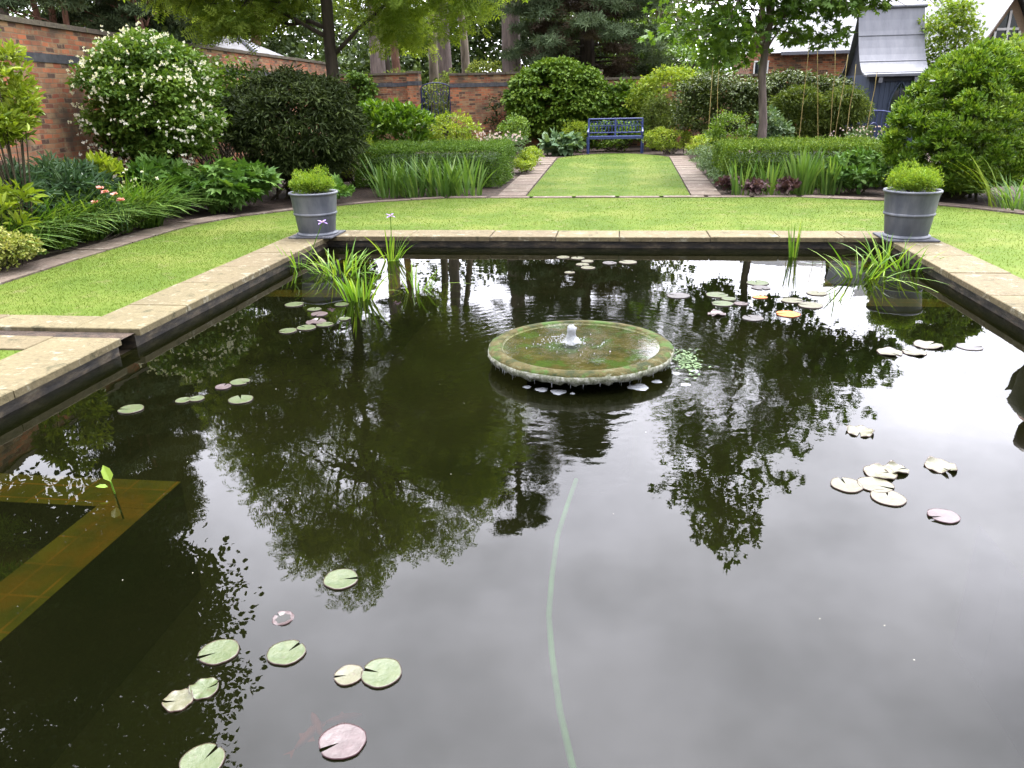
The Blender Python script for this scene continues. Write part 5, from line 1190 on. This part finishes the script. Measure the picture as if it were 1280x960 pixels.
# pines
def pine_mesh(h, zc, r0, mat_l, mat_b, rr, ncl, per, seed_shape=1.0, tl=.24):
    b = MB(); k = 8; P = bez((0, 0, -.05), (rng.normal()*.25, rng.normal()*.25, h*.96), 0, k, .06); b.tube(P, np.linspace(r0*1.25, r0*.3, k), 10)
    u = rng.random(ncl)**.8; z = zc+(h-zc)*u; R0 = rr*(1-.62*u)*seed_shape; a = rng.uniform(0, 6.28, ncl); q = np.sqrt(rng.uniform(.12, 1, ncl))
    cc = np.column_stack([R0*q*np.cos(a), R0*q*np.sin(a), z+R0*q*.05])
    l = MB()
    for c in cc[rng.choice(ncl, min(ncl, 34), replace=False)]:
        zz = max(zc*.75, c[2]-.5*np.hypot(c[0], c[1])*.6); o = np.array([0, 0, zz]); l.tube(bez(o, c, .12, 5, .08), np.linspace(r0*.3, .012, 5), 5)
    f = MB(); foliage(f, cc, .72*rng.uniform(.7, 1.3, ncl), per, tl, tl, 'tuft', -.2, .5, .42)
    return b, l, f
def pine(label, x, y, proto=None, h=15, zc=5.5, r0=.25, leaf='pine', barkm='bark_red', rr=2.8, ncl=46, per=30, name='pine_tree', group='pines beyond the garden walls', lean=0):
    t = thing(name, label, 'tree', (x, y, -.04), group)
    b, l, f = pine_mesh(h, zc, r0, leaf, barkm, rr, ncl, per)
    for m, nm, mt in ((b, 'trunk', barkm), (l, 'limbs', barkm), (f, 'crown', leaf)):
        o = m.build(nm, mt, None, smooth=(nm != 'crown')); o.parent = t
    if lean: t.rotation_euler = (0, lean, 0)
    return t
PIN = ((58, 24, .10, 14, 3.9, 'bark_red', 'slim reddish pine, leftmost of three close trunks above the left wall'), (75, 25, .11, 15, 4.8, 'bark_red', 'slim reddish pine, middle of three close trunks above the left wall'), (88, 23.5, .09, 13, 3.9, 'bark_red', 'slim reddish pine, right of three close trunks above the left wall'),
       (20, 30, .2, 13, 2.8, 'bark_dark', 'dark pine behind the far left end of the garden wall'), (128, 31, .12, 15, 3.2, 'bark_dark', 'dark pine just right of the three close trunks'), (168, 27, .11, 8.6, 3.4, 'bark_red', 'pine whose trunk stands left above the mock orange'), (190, 26, .15, 9, 3.8, 'bark_red', 'thick red pine trunk straight above the mock orange'), (204, 29, .1, 9, 3.2, 'bark_dark', 'dark thin pine right above the mock orange'),
       (228, 36, .16, 10, 4, 'bark_dark', 'dark pine left of the outbuilding roof'), (326, 32, .2, 12, 5, 'bark_red', 'reddish pine trunk rising behind the hip of the outbuilding'), (476, 31, .27, 17, 8.0, 'bark_grey', 'thick pale leaning pine trunk right of the robinia trunk'), (489, 36, .2, 16, 7.0, 'bark_dark', 'dark thin pine just right of the thick pale leaning trunk'), (498, 34, .16, 16, 7.5, 'bark_red', 'thin orange barked pine behind the laurel'),
       (543, 37, .2, 16, 7.5, 'bark_pale', 'pale knotted pine trunk left above the blue gate'), (557, 34, .26, 17, 8, 'bark_grey', 'thick grey pine trunk above the blue gate'), (588, 38, .19, 15, 8, 'bark_pale', 'pale leaning pine trunk right above the blue gate'), (641, 33, .36, 18, 8.6, 'bark_grey', 'thickest pine trunk, above the left edge of the dense climber'), (684, 42, .16, 14, 7, 'bark_pale', 'thin pale pine trunk left of the dark conifer'))
for px, y, r0, h, zc, bk, lab in PIN:
    x = aty(px, 70, y)[0]; pine(lab, x, y, None, h, zc, r0, 'pine', bk, 2.7 if y < 33 else 3.0, 56, 62, lean=(-.06 if 'leaning' in lab and 'thick' in lab else (-.08 if 'leaning' in lab else 0)))
# dark spreading conifer
x = aty(735, 60, 31)[0]; t = thing('conifer', 'large dark spreading conifer with brown inner branches in the middle background', 'tree', (x, 31, -.04))
n = 210; u = rng.random(n); z = 2.2+10.6*u; R0 = (2.5*(1-u**3)+.5); a = rng.uniform(0, 6.28, n); q = np.sqrt(rng.uniform(.35, 1, n)); cc = np.column_stack([x+R0*q*np.cos(a), 31+R0*q*np.sin(a), z-.15*R0*q])
b = MB(); b.tube(bez((x, 31, -.05), (x, 31, 12.8), 0, 8, .05), np.linspace(.36, .06, 8), 10); b.build('trunk', 'bark_dark', t)
b = MB()
for c in cc: b.tube(bez((x, 31, c[2]+.25), c, .1, 4, .05), [.045, .03, .02, .008], 5)
b.build('limbs', 'bark_dark', t)
b = MB(); foliage(b, cc, .6, 80, .21, .21, 'tuft', .3, .3, .5); b.build('crown', 'conifer', t)
c2 = cc[cc[:, 2] < 5.5]*np.array([1, 1, 1]); c2[:, 0] = x+(c2[:, 0]-x)*.6-.25; c2[:, 1] = 31+(c2[:, 1]-31)*.6-.6
b = MB(); foliage(b, c2, .5, 46, .2, .2, 'tuft', .6, .2, .5); b.build('inner_branches', 'brownneedle', t)
# birch and small trees right of the conifer
bc = lumps([((1.6, 38, 6.6), (1.5, 1.5, 2.6), 50, .4)]); tree('birch', 'soft pale green tree right of the dark conifer', (1.6, 38, -.05), (1.6, 38, 8), .14, .05, bc, .6, 60, .16, .09, 'oval', 'birch', 'bark_pale', 20, droop=.7)
bc = lumps([((.5, 33, 3.3), (1.5, 1.2, 1.2), 46, .4)]); tree('young_beech', 'fresh green young tree in front of the dark conifer', (.5, 33, -.05), (.5, 33, 3.6), .1, .04, bc, .5, 46, .16, .1, 'oval', 'lirio', 'bark_dark', 16)
bc = lumps([((2.6, 30.5, 2.5), (1.4, 1.0, .9), 46, .4)]); tree('young_beech', 'fresh green small tree above the golden shrub right of the bench', (2.6, 30.5, -.05), (2.6, 30.5, 2.8), .1, .04, bc, .5, 46, .15, .1, 'oval', 'lirio', 'bark_dark', 16)
bc = lumps([((4.6, 44, 3.6), (2.0, 1.6, 1.7), 50, .4)]); tree('young_beech', 'distant dark green tree glimpsed left of the tulip tree trunk', (4.6, 44, -.05), (4.6, 44, 4), .15, .05, bc, .7, 50, .18, .12, 'oval', 'oak', 'bark_dark', 16)
# far wood closing the view beyond the walls
n = 820; xx = rng.uniform(-44, 3.0, n); yy = rng.uniform(44, 54, n); zz = rng.random(n)**.85*(7.0+.9*np.sin(xx*.6)+.7*np.sin(xx*1.7))
b = MB(); foliage(b, np.column_stack([xx, yy, zz]), 1.6*rng.uniform(.7, 1.3, n), 110, .30, .2, 'oval', .2, .5); 
tag(b.build('far_wood', 'wood', org=(-20, 49, 0)), 'dark green wood closing the view beyond the garden walls', 'wood', None, 'stuff')
n = 170; xx = rng.uniform(-32, -9, n); yy = np.where(xx > -14, rng.uniform(34, 40, n), rng.uniform(26, 36, n)); zz = rng.random(n)*3.6
b = MB(); foliage(b, np.column_stack([xx, yy, zz]), 1.0*rng.uniform(.7, 1.3, n), 50, .3, .2, 'oval', .2, .5)
tag(b.build('undergrowth', 'wood', org=(-20, 34, 0)), 'dark undergrowth between the pine trunks beyond the left wall', 'undergrowth', None, 'stuff')

# ================================================================== PERSON sitting on the right coping (known from the reflection)
def skin_body(name, verts, edges, radii, mat, parent, sub=2):
    me = bpy.data.meshes.new(name); off = np.array(parent.matrix_world.translation) if False else np.array(parent.location)
    me.from_pydata([tuple(np.array(v)-off) for v in verts], edges, []); o = bpy.data.objects.new(name, me); C.objects.link(o); o.parent = parent
    m = o.modifiers.new('skin', 'SKIN'); m.use_smooth_shade = True
    sv = me.skin_vertices[0].data
    for k, r in enumerate(radii): sv[k].radius = (r, r) if np.isscalar(r) else r; sv[k].use_root = (k == 0)
    o.modifiers.new('sub', 'SUBSURF').levels = sub; o.modifiers['sub'].render_levels = sub
    me.materials.append(MAT[mat]); return o
PX, PY_ = 3.42, 6.25
t = thing('person', 'seated person in olive jacket and dark trousers on the right coping, back to the pool', 'person', (PX, PY_, 0))
def pp(dx, dy, z): return (PX+dx, PY_+dy, z)
# body, one surface: pelvis, spine, neck, head, arms, legs
bv = [pp(0, 0, .12), pp(-.03, 0, .30), pp(-.05, 0, .46), pp(-.03, 0, .56), pp(-.01, 0, .63), pp(.02, 0, .72), pp(.02, 0, .80),
      pp(-.03, -.18, .54), pp(-.06, -.25, .33), pp(.12, -.2, .2), pp(.2, -.16, .18), pp(-.03, .18, .54), pp(-.06, .25, .33), pp(.12, .2, .2), pp(.2, .16, .18),
      pp(.05, -.1, .10), pp(.44, -.13, .26), pp(.50, -.13, .02), pp(.64, -.14, .01), pp(.05, .1, .10), pp(.44, .13, .26), pp(.50, .13, .02), pp(.64, .14, .01)]
be = [(0, 1), (1, 2), (2, 3), (3, 4), (4, 5), (5, 6), (3, 7), (7, 8), (8, 9), (9, 10), (3, 11), (11, 12), (12, 13), (13, 14), (0, 15), (15, 16), (16, 17), (17, 18), (0, 19), (19, 20), (20, 21), (21, 22)]
br = [(.13, .15), (.12, .13), (.12, .15), (.1, .12), .05, (.075, .085), (.07, .08), .06, .045, .036, .028, .06, .045, .036, .028, .085, .06, .045, .035, .085, .06, .045, .035]
skin_body('body', bv, be, br, 'skin', t)
jv = [pp(-.02, 0, .10), pp(-.03, 0, .30), pp(-.05, 0, .46), pp(-.03, 0, .565), pp(-.03, -.19, .54), pp(-.07, -.27, .33), pp(.1, -.21, .2), pp(-.03, .19, .54), pp(-.07, .27, .33), pp(.1, .21, .2)]
skin_body('jacket', jv, [(0, 1), (1, 2), (2, 3), (3, 4), (4, 5), (5, 6), (3, 7), (7, 8), (8, 9)], [(.165, .18), (.16, .175), (.155, .185), (.11, .13), .085, .068, .05, .085, .068, .05], 'jacket', t)
for s in (-1, 1):
    skin_body('trouser_leg', [pp(.03, .09*s, .11), pp(.44, .13*s, .265), pp(.505, .13*s, .06)], [(0, 1), (1, 2)], [.11, .08, .062], 'trouser', t)
    skin_body('shoe', [pp(.48, .135*s, .035), pp(.58, .138*s, .03), pp(.68, .142*s, .02)], [(0, 1), (1, 2)], [.05, .045, .035], 'shoe', t)
    q = np.array(pp(.2, .16*s, .18))
    for k in range(4): d = (k-1.5)*.018; skin_body('finger', [tuple(q+[.015, d, .0]), tuple(q+[.06, d*1.1, .012]), tuple(q+[.09, d*1.1, -.006])], [(0, 1), (1, 2)], [.009, .008, .006], 'skin', t, 1)
    skin_body('thumb', [tuple(q+[-.01, -.025*s, 0]), tuple(q+[.02, -.05*s, .008]), tuple(q+[.045, -.055*s, 0])], [(0, 1), (1, 2)], [.011, .01, .007], 'skin', t, 1)
hc = np.array(pp(.0, 0, .775)); b = MB(); ico(b, (0, 0, 0), 1, 3); V = b.v[0]; nn = 1+.06*np.sin(V[:, 2]*9+V[:, 1]*13)+.03*np.sin(V[:, 1]*31)
V = V*nn[:, None]*np.array([.115, .105, .13]); V[:, 0] = np.where(V[:, 0] > .045, .045+(V[:, 0]-.045)*.35, V[:, 0]); V[:, 2] = np.where(V[:, 2] < 0, V[:, 2]*1.35, V[:, 2])
b.v[0] = V+hc; b.build('hair', 'hair', t, smooth=True)
for s in (-1, 1):
    b = MB(); ico(b, pp(.098, .032*s, .765), .011, 2); b.build('eye', 'shoe', t, smooth=True)
    b = MB(); ico(b, pp(.02, .088*s, .755), .022, 2, 1.4); b.build('ear', 'skin', t, smooth=True)
b = MB(); b.tube([pp(.095, 0, .775), pp(.115, 0, .74), pp(.098, 0, .735)], [.008, .014, .01], 8); b.build('nose', 'skin', t, smooth=True)
b = MB(); b.tube([pp(.088, -.024, .71), pp(.098, 0, .708), pp(.088, .024, .71)], [.003, .006, .003], 6); b.build('mouth', 'pink', t, smooth=True)
